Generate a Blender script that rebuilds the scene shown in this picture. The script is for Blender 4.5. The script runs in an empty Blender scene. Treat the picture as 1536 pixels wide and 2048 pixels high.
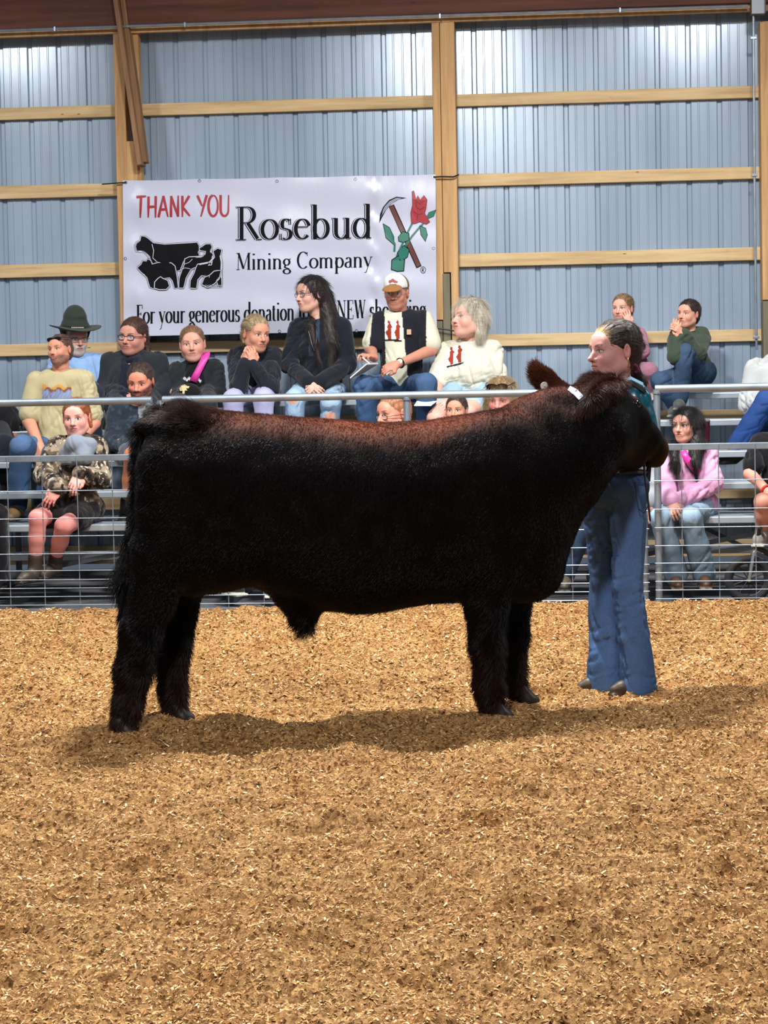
import bpy, bmesh, math, random
import numpy as np
from mathutils import Vector, Matrix, Euler

random.seed(7)
RNG = np.random.default_rng(11)
C = bpy.context.scene.collection
sc = bpy.context.scene

# ------------------------------------------------------------------ camera
FPX, CX, CY = 3600.0, 768.0, 925.0          # focal length and principal point (1536x2048 frame)
CAM = np.array([0.0, 0.0, 1.38])
YAW, PITCH, ROLL = math.radians(5.0), math.radians(2.5), math.radians(-1.1)
MR = Matrix.Rotation(YAW, 3, 'Z') @ Matrix.Rotation(math.pi/2 - PITCH, 3, 'X') @ Matrix.Rotation(ROLL, 3, 'Z')
RC = np.array(MR)
cd = bpy.data.cameras.new('camera'); cam = bpy.data.objects.new('camera', cd); C.objects.link(cam)
cam.matrix_world = Matrix.Translation(CAM.tolist()) @ MR.to_4x4()
cd.sensor_fit = 'VERTICAL'; cd.sensor_height = 36.0; cd.lens = 36.0*FPX/2048
cd.shift_y = -(1024-CY)/2048.0
cd.clip_end = 200
sc.camera = cam

# ------------------------------------------------------------------ world, lamps, exposure
sc.view_settings.view_transform = 'Standard'
sc.view_settings.look = 'None'
sc.view_settings.gamma = 1.0
sc.view_settings.exposure = -0.28
sc.view_settings.use_curve_mapping = False
w = bpy.data.worlds.new('world'); sc.world = w; w.use_nodes = True
w.node_tree.nodes['Background'].inputs[0].default_value = (0.62, 0.78, 1.0, 1)
w.node_tree.nodes['Background'].inputs[1].default_value = 0.17

def area_lamp(name, loc, power, size=0.5, col=(1, .97, .92), target=None, shape='DISK'):
    l = bpy.data.lights.new(name, 'AREA'); l.shape = shape; l.size = size; l.energy = power; l.color = col
    o = bpy.data.objects.new(name, l); C.objects.link(o); o.location = loc
    if target is None: target = (loc[0], loc[1], 0)
    d = Vector(target) - Vector(loc)
    o.rotation_euler = d.to_track_quat('-Z', 'Y').to_euler()
    return o
# high-bay lamps hanging under the roof: one row in front of the stands, one over the ring; the last lamp is added to brighten the foreground
for i, (x, y, p) in enumerate([(-0.9, 8.5, 650), (-5.2, 9.6, 260), (1.5, 9.6, 280), (7.2, 9.3, 260), (-0.6, 2.2, 520)]):
    area_lamp('high_bay_light', (x, y, 5.0), p, 0.55, (1, .975, .94))

# ------------------------------------------------------------------ picture <-> place
def proj(P):
    q = (np.asarray(P, float) - CAM) @ RC
    return np.stack([CX + FPX*q[..., 0]/-q[..., 2], CY - FPX*q[..., 1]/-q[..., 2]], -1)
def ray(px, py):
    return RC @ np.array([(px-CX)/FPX, (CY-py)/FPX, -1.0])
def W(px, py, Y):                    # point seen at (px,py) on the upright plane at distance Y
    r = ray(px, py); return CAM + r*(Y/r[1])
def G(px, py, z=0.0):                # point seen at (px,py) at height z
    r = ray(px, py); return CAM + r*((z-CAM[2])/r[2])
def V(p): return np.asarray(p, float)
def nrm(v):
    v = np.asarray(v, float); return v/(np.linalg.norm(v)+1e-9)

def s2l(c):
    c = np.asarray(c, float)/255.0
    return np.where(c <= .04045, c/12.92, ((c+.055)/1.055)**2.4)
def L4(c): return tuple(s2l(c)) + (1.0,)

# ------------------------------------------------------------------ noise
def _hash(i, j, k, s):
    h = (i*374761393 + j*668265263 + k*2147483647 + s*1274126177) & 0xFFFFFFFF
    h = ((h ^ (h >> 13))*1274126177) & 0xFFFFFFFF
    return ((h ^ (h >> 16)) & 0xFFFF)/32767.5 - 1.0
def noise(P, sc_=1.0, seed=0):
    P = np.asarray(P, float)*sc_
    i = np.floor(P).astype(np.int64); f = P - i; u = f*f*(3-2*f)
    r = 0
    for a in (0, 1):
        for b in (0, 1):
            for c in (0, 1):
                wgt = (u[:, 0] if a else 1-u[:, 0])*(u[:, 1] if b else 1-u[:, 1])*(u[:, 2] if c else 1-u[:, 2])
                r = r + wgt*_hash(i[:, 0]+a, i[:, 1]+b, i[:, 2]+c, seed)
    return r
def fbm(P, sc_, n=3, seed=0):
    r = 0; a = 1
    for k in range(n):
        r = r + a*noise(P, sc_*2**k, seed+k); a *= .5
    return r
def sstep(a, b, x):
    t = np.clip((x-a)/(b-a), 0, 1); return t*t*(3-2*t)

# ------------------------------------------------------------------ smooth solids: a distance field skinned with surface nets
class Vol:
    def __init__(self, h): self.h = h; self.pr = []
    def _add(self, fn, lo, hi, k, op): self.pr.append((fn, V(lo), V(hi), k, op)); return self
    def cone(self, a, b, r1, r2, k=.02, op='u'):
        a = V(a); b = V(b); ab = b-a; L2 = ab@ab + 1e-12
        def fn(P):
            t = np.clip(((P-a)@ab)/L2, 0, 1)
            return np.sqrt((((P-a)-t[..., None]*ab)**2).sum(-1)) - (r1+(r2-r1)*t)
        m = max(r1, r2)
        return self._add(fn, np.minimum(a, b)-m, np.maximum(a, b)+m, k, op)
    def chain(self, pts, rs, k=.02, op='u'):
        for i in range(len(pts)-1): self.cone(pts[i], pts[i+1], rs[i], rs[i+1], k, op)
        return self
    def ball(self, c, r, k=.02, op='u'): return self.cone(c, V(c)+[0, 0, 1e-5], r, r, k, op)
    def ell(self, c, rad, R=None, k=.02, op='u'):
        c = V(c); rad = V(rad); R = np.eye(3) if R is None else R        # rows of R: the axes
        def fn(P):
            q = (P-c)@R.T; k0 = np.sqrt(((q/rad)**2).sum(-1)); k1 = np.sqrt(((q/rad**2)**2).sum(-1))+1e-9
            return k0*(k0-1)/k1
        e = np.sqrt(((R.T*rad)**2).sum(1))
        return self._add(fn, c-e, c+e, k, op)
    def box(self, c, hb, R=None, r=.005, k=.005, op='u'):
        c = V(c); hb = V(hb); R = np.eye(3) if R is None else R
        def fn(P):
            q = np.abs((P-c)@R.T)-hb+r
            return np.sqrt((np.maximum(q, 0)**2).sum(-1)) + np.minimum(q.max(-1), 0) - r
        e = np.abs(R.T)@hb
        return self._add(fn, c-e, c+e, k, op)
    def mesh(self):
        h = self.h
        U = [p for p in self.pr if p[4] == 'u']
        lo = np.min([p[1] for p in U], 0)-3*h; hi = np.max([p[2] for p in U], 0)+3*h
        n = np.ceil((hi-lo)/h).astype(int)+1
        F = np.full(n, 9.0, np.float32)
        for fn, a, b, k, op in self.pr:
            pad = k+2.5*h
            i0 = np.clip(np.floor((a-pad-lo)/h).astype(int), 0, n); i1 = np.clip(np.ceil((b+pad-lo)/h).astype(int)+1, 0, n)
            if (i1 <= i0).any(): continue
            g = [lo[d]+h*np.arange(i0[d], i1[d]) for d in range(3)]
            P = np.stack(np.meshgrid(*g, indexing='ij'), -1)
            d = fn(P)
            S = (slice(i0[0], i1[0]), slice(i0[1], i1[1]), slice(i0[2], i1[2]))
            c = F[S]
            if op == 'u':
                t = np.maximum(k-np.abs(c-d), 0)/max(k, 1e-6); F[S] = np.minimum(c, d) - t*t*k*.25
            else:
                d = -d
                t = np.maximum(k-np.abs(c-d), 0)/max(k, 1e-6); F[S] = np.maximum(c, d) + t*t*k*.25
        return nets(F, lo, h)

def nets(F, lo, h):
    S = F < 0
    n0, n1, n2 = F.shape
    cnt = np.zeros((n0-1, n1-1, n2-1), np.int8)
    for a in (0, 1):
        for b in (0, 1):
            for c in (0, 1): cnt += S[a:n0-1+a, b:n1-1+b, c:n2-1+c]
    I, J, K = np.nonzero((cnt > 0) & (cnt < 8))
    idx = np.full(cnt.shape, -1, np.int64); idx[I, J, K] = np.arange(len(I))
    acc = np.zeros((len(I), 3)); num = np.zeros(len(I))
    for ax in range(3):
        o = [d for d in range(3) if d != ax]
        for u in (0, 1):
            for v in (0, 1):
                A = [0, 0, 0]; A[o[0]] = u; A[o[1]] = v; B = list(A); B[ax] = 1
                fa = F[I+A[0], J+A[1], K+A[2]]; fb = F[I+B[0], J+B[1], K+B[2]]
                m = (fa < 0) != (fb < 0); t = np.where(m, fa/np.where(m, fa-fb, 1), 0)
                p = np.zeros((len(I), 3)); p[:, ax] = t; p[:, o[0]] = u; p[:, o[1]] = v
                acc += p*m[:, None]; num += m
    Vt = lo + h*(np.stack([I, J, K], 1) + acc/num[:, None])
    Q = []
    for ax in range(3):
        sl0 = [slice(None)]*3; sl1 = [slice(None)]*3; sl0[ax] = slice(0, -1); sl1[ax] = slice(1, None)
        A = S[tuple(sl0)]; B = S[tuple(sl1)]
        i = np.stack(np.nonzero(A != B), 1)
        o = [(ax+1) % 3, (ax+2) % 3]
        ok = (i[:, o[0]] > 0) & (i[:, o[1]] > 0) & (i[:, o[0]] < F.shape[o[0]]-1) & (i[:, o[1]] < F.shape[o[1]]-1)
        i = i[ok]; ins = A[i[:, 0], i[:, 1], i[:, 2]]
        q = []
        for du, dv in ((1, 1), (0, 1), (0, 0), (1, 0)):
            j = i.copy(); j[:, o[0]] -= du; j[:, o[1]] -= dv
            q.append(idx[j[:, 0], j[:, 1], j[:, 2]])
        q = np.stack(q, 1); q[~ins] = q[~ins][:, ::-1]
        Q.append(q)
    return Vt, np.concatenate(Q)

def vnorm(P, Q):
    n = np.cross(P[Q[:, 2]]-P[Q[:, 0]], P[Q[:, 3]]-P[Q[:, 1]])
    N = np.zeros_like(P)
    for k in range(4): np.add.at(N, Q[:, k], n)
    return N/(np.linalg.norm(N, axis=1, keepdims=True)+1e-12)

def join(ms):
    P = []; Q = []; K = []; o = 0
    for p, q, k in ms:
        P.append(p); Q.append(q+o); K.append(k); o += len(p)
    return np.concatenate(P), np.concatenate(Q), np.concatenate(K)

# ------------------------------------------------------------------ linking
def tag(o, label=None, cat=None, group=None, kind=None):
    if label: o['label'] = label
    if cat: o['category'] = cat
    if group: o['group'] = group
    if kind: o['kind'] = kind
    return o
def thing(name, loc, label, cat, group=None):
    o = bpy.data.objects.new(name, None); C.objects.link(o); o.location = [float(v) for v in loc]
    o.empty_display_size = .05
    return tag(o, label, cat, group)
def put(name, P, Q, mat, parent=None, col=None, smooth=True, label=None):
    """one mesh object from arrays of vertices and quads (or ragged face lists) given in the place's coordinates"""
    P = np.asarray(P, float)
    if parent is not None: P = P - np.array(parent_loc(parent))
    me = bpy.data.meshes.new(name)
    if isinstance(Q, np.ndarray):
        me.vertices.add(len(P)); me.vertices.foreach_set('co', P.astype(np.float32).ravel())
        w_ = Q.shape[1]
        me.loops.add(Q.size); me.loops.foreach_set('vertex_index', Q.astype(np.int32).ravel())
        me.polygons.add(len(Q)); me.polygons.foreach_set('loop_start', np.arange(0, Q.size, w_, dtype=np.int32))
        me.polygons.foreach_set('loop_total', np.full(len(Q), w_, np.int32))
        me.update(calc_edges=True)
    else:
        me.from_pydata(P.tolist(), [], [list(map(int, f)) for f in Q])
        me.update()
    if smooth: me.polygons.foreach_set('use_smooth', np.ones(len(me.polygons), bool))
    if col is not None:
        col = np.asarray(col, float)
        if col.ndim == 1: col = np.tile(col, (len(P), 1))
        a = me.color_attributes.new('Col', 'FLOAT_COLOR', 'POINT')
        a.data.foreach_set('color', np.concatenate([col, np.ones((len(P), 1))], 1).astype(np.float32).ravel())
    if mat is not None: me.materials.append(mat)
    o = bpy.data.objects.new(name, me); C.objects.link(o)
    if parent is not None: o.parent = parent
    if label: o['label'] = label
    return o
def parent_loc(p):
    v = np.array(p.location[:])
    while p.parent is not None:
        p = p.parent; v = v + np.array(p.location[:])
    return v

# plain hard shapes
class MB:
    def __init__(self): self.P = []; self.F = []
    def add(self, P, F):
        o = len(self.P); self.P += [tuple(map(float, p)) for p in P]; self.F += [[i+o for i in f] for f in F]; return self
    def box8(self, c8):          # 8 corners: bottom 4 (ccw), top 4
        return self.add(c8, [(3, 2, 1, 0), (4, 5, 6, 7), (0, 1, 5, 4), (1, 2, 6, 5), (2, 3, 7, 6), (3, 0, 4, 7)])
    def box(self, c, hx, hy, hz, R=None, bev=0.0):
        R = np.eye(3) if R is None else R
        if bev <= 0:
            q = [(-hx, -hy, -hz), (hx, -hy, -hz), (hx, hy, -hz), (-hx, hy, -hz), (-hx, -hy, hz), (hx, -hy, hz), (hx, hy, hz), (-hx, hy, hz)]
            return self.box8([V(c)+V(p)@R for p in q])
        bm = bmesh.new(); bmesh.ops.create_cube(bm, size=2)
        for v in bm.verts: v.co = (v.co.x*hx, v.co.y*hy, v.co.z*hz)
        bmesh.ops.bevel(bm, geom=bm.edges[:], offset=bev, segments=2, profile=.5, affect='EDGES')
        bm.verts.index_update()
        P = [V(c)+V(v.co)@R for v in bm.verts]; F = [[v.index for v in f.verts] for f in bm.faces]; bm.free()
        return self.add(P, F)
    def bar(self, a, b, wx, wy, up=(0, 0, 1), bev=0.0):      # rectangular bar from a to b
        a = V(a); b = V(b); x = nrm(b-a); up = V(up); y = nrm(np.cross(up, x)); z = np.cross(x, y)
        return self.box((a+b)/2, np.linalg.norm(b-a)/2, wx/2, wy/2, np.array([x, y, z]), bev)
    def tube(self, pts, r, n=10, closed=False, cap=True):
        pts = [V(p) for p in pts]; m = len(pts); rs = r if hasattr(r, '__len__') else [r]*m
        P = []; up = None
        for i in range(m):
            a = pts[(i-1) % m] if (closed or i > 0) else pts[i]; b = pts[(i+1) % m] if (closed or i < m-1) else pts[i]
            t = nrm(b-a)
            if up is None: up = V([0, 0, 1]) if abs(t[2]) < .9 else V([0, 1, 0])
            x = nrm(np.cross(up, t)); up = np.cross(t, x)
            for k in range(n):
                an = 2*math.pi*k/n; P.append(pts[i]+rs[i]*(math.cos(an)*x+math.sin(an)*up))
        F = []
        for i in range(m if closed else m-1):
            j = (i+1) % m
            for k in range(n):
                l = (k+1) % n; F.append((i*n+k, i*n+l, j*n+l, j*n+k))
        if cap and not closed: F.append(tuple(range(n))[::-1]); F.append(tuple((m-1)*n+k for k in range(n)))
        return self.add(P, F)
    def lathe(self, c, prof, n=24, R=None):                   # profile (radius, height) about the z axis
        R = np.eye(3) if R is None else R
        P = []; m = len(prof)
        for r, z in prof:
            for k in range(n):
                an = 2*math.pi*k/n; P.append(V(c)+V([r*math.cos(an), r*math.sin(an), z])@R)
        F = [(i*n+k, i*n+(k+1) % n, (i+1)*n+(k+1) % n, (i+1)*n+k) for i in range(m-1) for k in range(n)]
        F.append(tuple(range(n))[::-1]); F.append(tuple((m-1)*n+k for k in range(n)))
        return self.add(P, F)
    def build(self, name, mat, parent=None, smooth=False, label=None, col=None):
        o = put(name, self.P, self.F, mat, parent, col, smooth, label)
        if smooth:
            try: o.data.set_sharp_from_angle(angle=math.radians(40))
            except Exception: pass
        return o

# ------------------------------------------------------------------ materials
def new_mat(name):
    m = bpy.data.materials.new(name); m.use_nodes = True
    return m, m.node_tree.nodes, m.node_tree.links, m.node_tree.nodes['Principled BSDF']
def coords(N, L, scale=(1, 1, 1), kind='Object'):
    tc = N.new('ShaderNodeTexCoord'); mp = N.new('ShaderNodeMapping'); mp.inputs['Scale'].default_value = scale
    L.new(tc.outputs[kind], mp.inputs[0]); return mp
def tex(N, L, mp, scale, detail=4, rough=.5):
    t = N.new('ShaderNodeTexNoise'); t.inputs['Scale'].default_value = scale; t.inputs['Detail'].default_value = detail
    t.inputs['Roughness'].default_value = rough; L.new(mp.outputs[0], t.inputs[0]); return t
def ramp(N, L, src, stops):
    r = N.new('ShaderNodeValToRGB'); e = r.color_ramp.elements
    while len(e) < len(stops): e.new(.5)
    for k, (p, c) in enumerate(stops): e[k].position = p; e[k].color = c if len(c) == 4 else tuple(c)+(1,)
    L.new(src, r.inputs[0]); return r
def bump(N, L, B, src, strength, dist):
    b = N.new('ShaderNodeBump'); b.inputs['Strength'].default_value = strength; b.inputs['Distance'].default_value = dist
    L.new(src, b.inputs['Height']); L.new(b.outputs[0], B.inputs['Normal']); return b
def plain(name, c, rough=.6, metal=0.0, spec=.5, nscale=0, nbump=0.0, vary=.0):
    m, N, L, B = new_mat(name)
    B.inputs['Base Color'].default_value = L4(c); B.inputs['Roughness'].default_value = rough
    B.inputs['Metallic'].default_value = metal; B.inputs['Specular IOR Level'].default_value = spec
    if nscale:
        mp = coords(N, L); t = tex(N, L, mp, nscale, 5)
        if nbump: bump(N, L, B, t.outputs[0], .5, nbump)
        if vary:
            c = s2l(c); r = ramp(N, L, t.outputs[0], [(.3, tuple(c*(1-vary))), (.7, tuple(np.minimum(c*(1+vary), 1)))])
            L.new(r.outputs[0], B.inputs['Base Color'])
    return m
def attr_mat(name, rough=.85, spec=.3, bscale=0, bdist=0, sheen=0.0, sss=0.0, bstretch=(1, 1, 1), vary=.0):
    m, N, L, B = new_mat(name)
    a = N.new('ShaderNodeAttribute'); a.attribute_name = 'Col'
    B.inputs['Roughness'].default_value = rough; B.inputs['Specular IOR Level'].default_value = spec
    if sheen: B.inputs['Sheen Weight'].default_value = sheen
    if sss:
        B.inputs['Subsurface Weight'].default_value = sss; B.inputs['Subsurface Scale'].default_value = .01
        B.inputs['Subsurface Radius'].default_value = (1, .35, .2)
    src = a.outputs['Color']
    if bscale:
        mp = coords(N, L, bstretch); t = tex(N, L, mp, bscale, 3)
        bump(N, L, B, t.outputs[0], .6, bdist)
        if vary:
            r = ramp(N, L, t.outputs[0], [(.3, (1-vary,)*3), (.7, (1+vary,)*3)])
            mx = N.new('ShaderNodeMix'); mx.data_type = 'RGBA'; mx.blend_type = 'MULTIPLY'; mx.inputs[0].default_value = 1
            L.new(src, mx.inputs[6]); L.new(r.outputs[0], mx.inputs[7]); src = mx.outputs[2]
    L.new(src, B.inputs['Base Color'])
    return m
M_SKIN = attr_mat('skin', .55, .35, 160, .0006, sss=.08)
M_CLOTH = attr_mat('cloth', .92, .2, 220, .0012, sheen=.15, vary=.08)
M_DENIM = attr_mat('denim', .85, .25, 300, .001, vary=.16, bstretch=(1, 1, .3))
M_HAIR = attr_mat('hair', .5, .35, 120, .0015, bstretch=(1, 1, .12), vary=.25)
M_LEATHER = attr_mat('leather', .5, .5, 60, .001)
M_PAPER = plain('paper', (225, 228, 232), .8)
M_STEEL = plain('galvanised_steel', (150, 163, 176), .42, .75, .5, 9, .0004, .18)
M_BLACK = plain('black_plastic', (14, 14, 17), .35)
M_GOLD = plain('gold', (210, 170, 90), .3, 1.0)
M_SILVER = plain('silver', (200, 205, 210), .25, 1.0)

# ================================================================== THE SETTING
YW = 13.74                                    # wall siding
def wood(name, c1, c2, c3, along='x', scale=1.0):
    m, N, L, B = new_mat(name)
    st = {'x': (.6, 9, 9), 'z': (9, 9, .6)}[along]
    mp = coords(N, L, tuple(s*scale for s in st)); t = tex(N, L, mp, 2.2, 8, .62)
    r = ramp(N, L, t.outputs[0], [(.25, tuple(s2l(c1))), (.5, tuple(s2l(c2))), (.75, tuple(s2l(c3)))])
    mk = coords(N, L, (1.6, 1.6, 1.6) if along == 'z' else (1.4, 1.4, 5)); vo = N.new('ShaderNodeTexVoronoi'); vo.inputs['Scale'].default_value = 2.4
    L.new(mk.outputs[0], vo.inputs[0])
    k = ramp(N, L, vo.outputs['Distance'], [(.0, (.12, .05, .02)), (.035, (.25, .13, .06)), (.06, (1, 1, 1))])
    mx = N.new('ShaderNodeMix'); mx.data_type = 'RGBA'; mx.blend_type = 'MULTIPLY'; mx.inputs[0].default_value = .9
    L.new(r.outputs[0], mx.inputs[6]); L.new(k.outputs[0], mx.inputs[7]); L.new(mx.outputs[2], B.inputs['Base Color'])
    B.inputs['Roughness'].default_value = .75; bump(N, L, B, t.outputs[0], .4, .002)
    return m
M_GIRT = wood('pine_girt', (160, 132, 94), (196, 168, 124), (216, 192, 150), 'x')
M_POST = wood('pine_post', (150, 112, 72), (186, 146, 98), (206, 168, 120), 'z')
M_TREAT = wood('treated_post', (86, 82, 64), (116, 110, 88), (136, 130, 104), 'z')
M_BEAM = wood('dark_beam', (58, 30, 20), (86, 46, 32), (104, 60, 42), 'x', .8)
M_BRACE = wood('brace_board', (104, 74, 50), (134, 100, 68), (150, 116, 82), 'z')

def boxpx(mb, x0, y0, x1, y1, Y, th, y0r=None, y1r=None):
    """board whose front face shows at these picture corners (left top/bottom, right top/bottom) at distance Y"""
    y0r = y0 if y0r is None else y0r; y1r = y1 if y1r is None else y1r
    c = [W(x0, y1, Y), W(x1, y1r, Y), None, None, W(x0, y0, Y), W(x1, y0r, Y), None, None]
    d = V([0, th, 0])
    mb.box8([c[0], c[1], c[1]+d, c[0]+d, c[4], c[5], c[5]+d, c[4]+d])

# siding: trapezoid major ribs every 9 inches with two small ribs between, real folded sheet
def siding():
    m, N, L, B = new_mat('painted_steel_siding')
    mp = coords(N, L, (1, 1, .15)); t = tex(N, L, mp, 3, 3)
    r = ramp(N, L, t.outputs[0], [(.3, tuple(s2l((140, 157, 176)))), (.7, tuple(s2l((158, 175, 194))))])
    L.new(r.outputs[0], B.inputs['Base Color'])
    B.inputs['Roughness'].default_value = .24; B.inputs['Specular IOR Level'].default_value = .6; B.inputs['Metallic'].default_value = .15
    mp2 = coords(N, L, (1, 1, .3)); t2 = tex(N, L, mp2, 5, 2)
    bump(N, L, B, t2.outputs[0], .25, .004)
    x = -7.5; pts = []
    per = .2286
    ref = W(172, 200, YW)[0]
    x0 = ref - per*36
    prof = [(0, 0), (.010, .019), (.034, .019), (.044, 0), (.088, 0), (.092, -.004), (.100, -.004), (.104, 0), (.158, 0), (.162, -.004), (.170, -.004), (.174, 0)]
    for k in range(76):
        for u, d in prof: pts.append((x0+k*per+u, YW+d))
    P = []; n = len(pts)
    zs = [0.05, 5.6]
    for z in zs: P += [(a, b, z) for a, b in pts]
    for z in zs: P += [(a, b+.002, z) for a, b in pts]
    F = [(i, i+1, n+i+1, n+i) for i in range(n-1)] + [(2*n+i+1, 2*n+i, 3*n+i, 3*n+i+1) for i in range(n-1)]
    o = put('wall_back', P, F, m, None, None, False); o['kind'] = 'structure'
siding()

TR = [0]
def trim(mb, mat):
    TR[0] += 1
    o = mb.build('trim_%d' % TR[0], mat, None, False); o['kind'] = 'structure'
    bv = o.modifiers.new('bevel', 'BEVEL'); bv.width = .003; bv.segments = 1
    return o
YG = YW - .045                                # girt face
def lin(x, xa, ya, xb, yb): return ya + (yb-ya)*(x-xa)/(xb-xa)
# top and bottom edge of each girt, measured at x=0 and x=1520
GIRTS = [(216, 240, 171, 195), (372, 398, 333, 357), (530, 556, 494, 520), (689, 713, 658, 682), (842, 866, 818, 842), (1000, 1024, 972, 996), (1094, 1130, 1078, 1112)]
for (a0, a1, b0, b1) in GIRTS:
    for x0, x1 in ((-900, 262), (264, 884), (887, 1534), (1536, 2500)):
        mb = MB()
        boxpx(mb, x0, lin(x0, 0, a0, 1520, b0), x1, lin(x0, 0, a1, 1520, b1), YG, .038, lin(x1, 0, a0, 1520, b0), lin(x1, 0, a1, 1520, b1))
        trim(mb, M_GIRT)
# posts (upper pine, lower treated)
YP = YW - .19
def post(xt, xb, w_, mat, ytop, ybot, Y=YP, th=.14):
    mb = MB(); c = W(xt, ytop, Y); e = W(xb, ybot, Y); hw = w_/2
    cx = (c[0]+e[0])/2
    mb.box(((cx), Y+th/2, (c[2]+e[2])/2), hw, th/2, abs(c[2]-e[2])/2)
    return trim(mb, mat)
s_ = YP/3600.0
for (xc, ww) in ((888, 46), (1545, 50)):
    for j, dx in enumerate((-ww/3, 0, ww/3)):
        yb = [640, 545, 730][j] if xc < 1000 else 600
        post(xc+dx+2, xc+dx+4, ww/3*s_*.98, M_POST, 42, yb if j != 2 else 700)
        post(xc+dx+6, xc+dx+12, ww/3*s_*.98, M_TREAT, yb+2 if j != 2 else 702, 1125)
post(243, 246, 22*s_, M_POST, 64, 700); post(266, 270, 22*s_, M_POST, 282, 700, YP-.0, .10)
post(275, 278, 14*s_, M_POST, 64, 700, YP+.03, .10)
# knee brace board, two plies
mb = MB(); mb.bar(W(226, -60, YP-.06), W(283, 332, YP-.06), .036, .155, up=(0, 1, 0)); trim(mb, M_BRACE)
mb = MB(); mb.bar(W(240, -60, YP-.02), W(291, 326, YP-.02), .038, .11, up=(0, 1, 0)); trim(mb, M_BRACE)
# header beam with the ledger under it
mb = MB(); boxpx(mb, -900, lin(-900, 0, -136, 1536, -172), 2500, lin(-900, 0, 59, 1536, 4), YP-.06, .05, lin(2500, 0, -136, 1536, -172), lin(2500, 0, 59, 1536, 4)); trim(mb, M_BEAM)
mb = MB(); boxpx(mb, -900, lin(-900, 0, 60, 1536, 6), 2500, lin(-900, 0, 75, 1536, 21), YP-.01, .04, lin(2500, 0, 60, 1536, 6), lin(2500, 0, 75, 1536, 21)); trim(mb, M_POST)

# electrical: conduit along the beam, box, conduit drop
cond = thing('electrical_conduit', W(768, 30, YP-.09), 'thin metal conduit running along the beam and down the wall at the right', 'pipe')
MB().tube([W(-150, 67, YP-.08), W(700, 37, YP-.08), W(1496, 12, YP-.08)], .011, 8).build('pipe', M_STEEL, cond, True)
MB().tube([W(1507, 28, YP-.07), W(1509, 350, YP-.0), W(1513, 690, YP-.0), W(1514, 700, YP-.0)], .009, 8).build('drop_pipe', M_STEEL, cond, True)
for px, py, Yc in ((1509, 350, YP), (1512.5, 675, YP), (1507, 76, YP-.05)):
    MB().box(W(px, py, Yc-.005), .022, .014, .010, None, .002).build('pipe_clamp', M_STEEL, cond)
for px in (110, 370, 880, 1240): MB().box(W(px, lin(px, 0, 62, 1496, 12), YP-.08), .007, .016, .018, None, .002).build('pipe_clamp', M_STEEL, cond)
eb = thing('electrical_box', W(1516, 12, YP-.09), 'grey metal electrical box at the top right corner of the wall', 'electrical box')
MB().box(W(1516, 12, YP-.10), .052, .04, .062, None, .006).build('box_body', plain('box_grey', (98, 102, 108), .5, .6), eb)
MB().box(W(1516, 12, YP-.143), .046, .003, .056, None, .002).build('cover_plate', plain('plate_grey', (122, 126, 132), .45, .6), eb)

# ------------------------------------------------------------------ ground
def ground():
    m, N, L, B = new_mat('asphalt')
    mp = coords(N, L); t = tex(N, L, mp, 60, 6, .7); t2 = tex(N, L, mp, 2, 3)
    r = ramp(N, L, t.outputs[0], [(.3, (.05, .05, .055)), (.6, (.13, .13, .14)), (.8, (.25, .25, .26))])
    L.new(r.outputs[0], B.inputs['Base Color']); B.inputs['Roughness'].default_value = .9; bump(N, L, B, t.outputs[0], .7, .004)
    P = [(-9, -3, -.03), (9, -3, -.03), (9, YW+.1, -.03), (-9, YW+.1, -.03)]
    P += [(a, b, -.13) for a, b, c in P]
    mb = MB(); mb.add(P, [(0, 1, 2, 3), (7, 6, 5, 4), (0, 4, 5, 1), (1, 5, 6, 2), (2, 6, 7, 3), (3, 7, 4, 0)])
    o = mb.build('floor', m); o['kind'] = 'structure'
ground()

YF = 11.05                                    # the ring fence
def sd_height(x, y):
    P = np.stack([x, y, np.zeros_like(x)], -1).reshape(-1, 3)
    z = .030*noise(P, 1.1, 3) + .022*noise(P*[1, 1.4, 1], 2.7, 4) + .016*noise(P*[1, 1.3, 1], 6.1, 5) + .020*fbm(P, 11, 2, 6) - .013*np.abs(noise(P, 22, 7)) + .005*fbm(P, 48, 2, 9)
    # scuffed hollows (hoof and boot marks)
    r = np.random.default_rng(5)
    for k in range(90):
        cx, cy = r.uniform(-3.2, 2.4), r.uniform(2.2, 10.5); s = r.uniform(.06, .16)
        d2 = ((P[:, 0]-cx)/s)**2 + ((P[:, 1]-cy)/(s*.8))**2
        z = z - r.uniform(.014, .036)*np.exp(-d2) + .010*np.exp(-(np.sqrt(d2)-1.6)**2*3)
    edge = sstep(YF+.05, YF-.18, P[:, 1])
    berm = .035*np.exp(-((P[:, 1]-(YF-.55))/.35)**2)*(.5+.7*noise(P, 1.3, 8))
    z = (np.maximum(z,-.055) + .030 + berm)*(.25+.75*edge) - .08*(1-edge)
    return z.reshape(x.shape)
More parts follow.
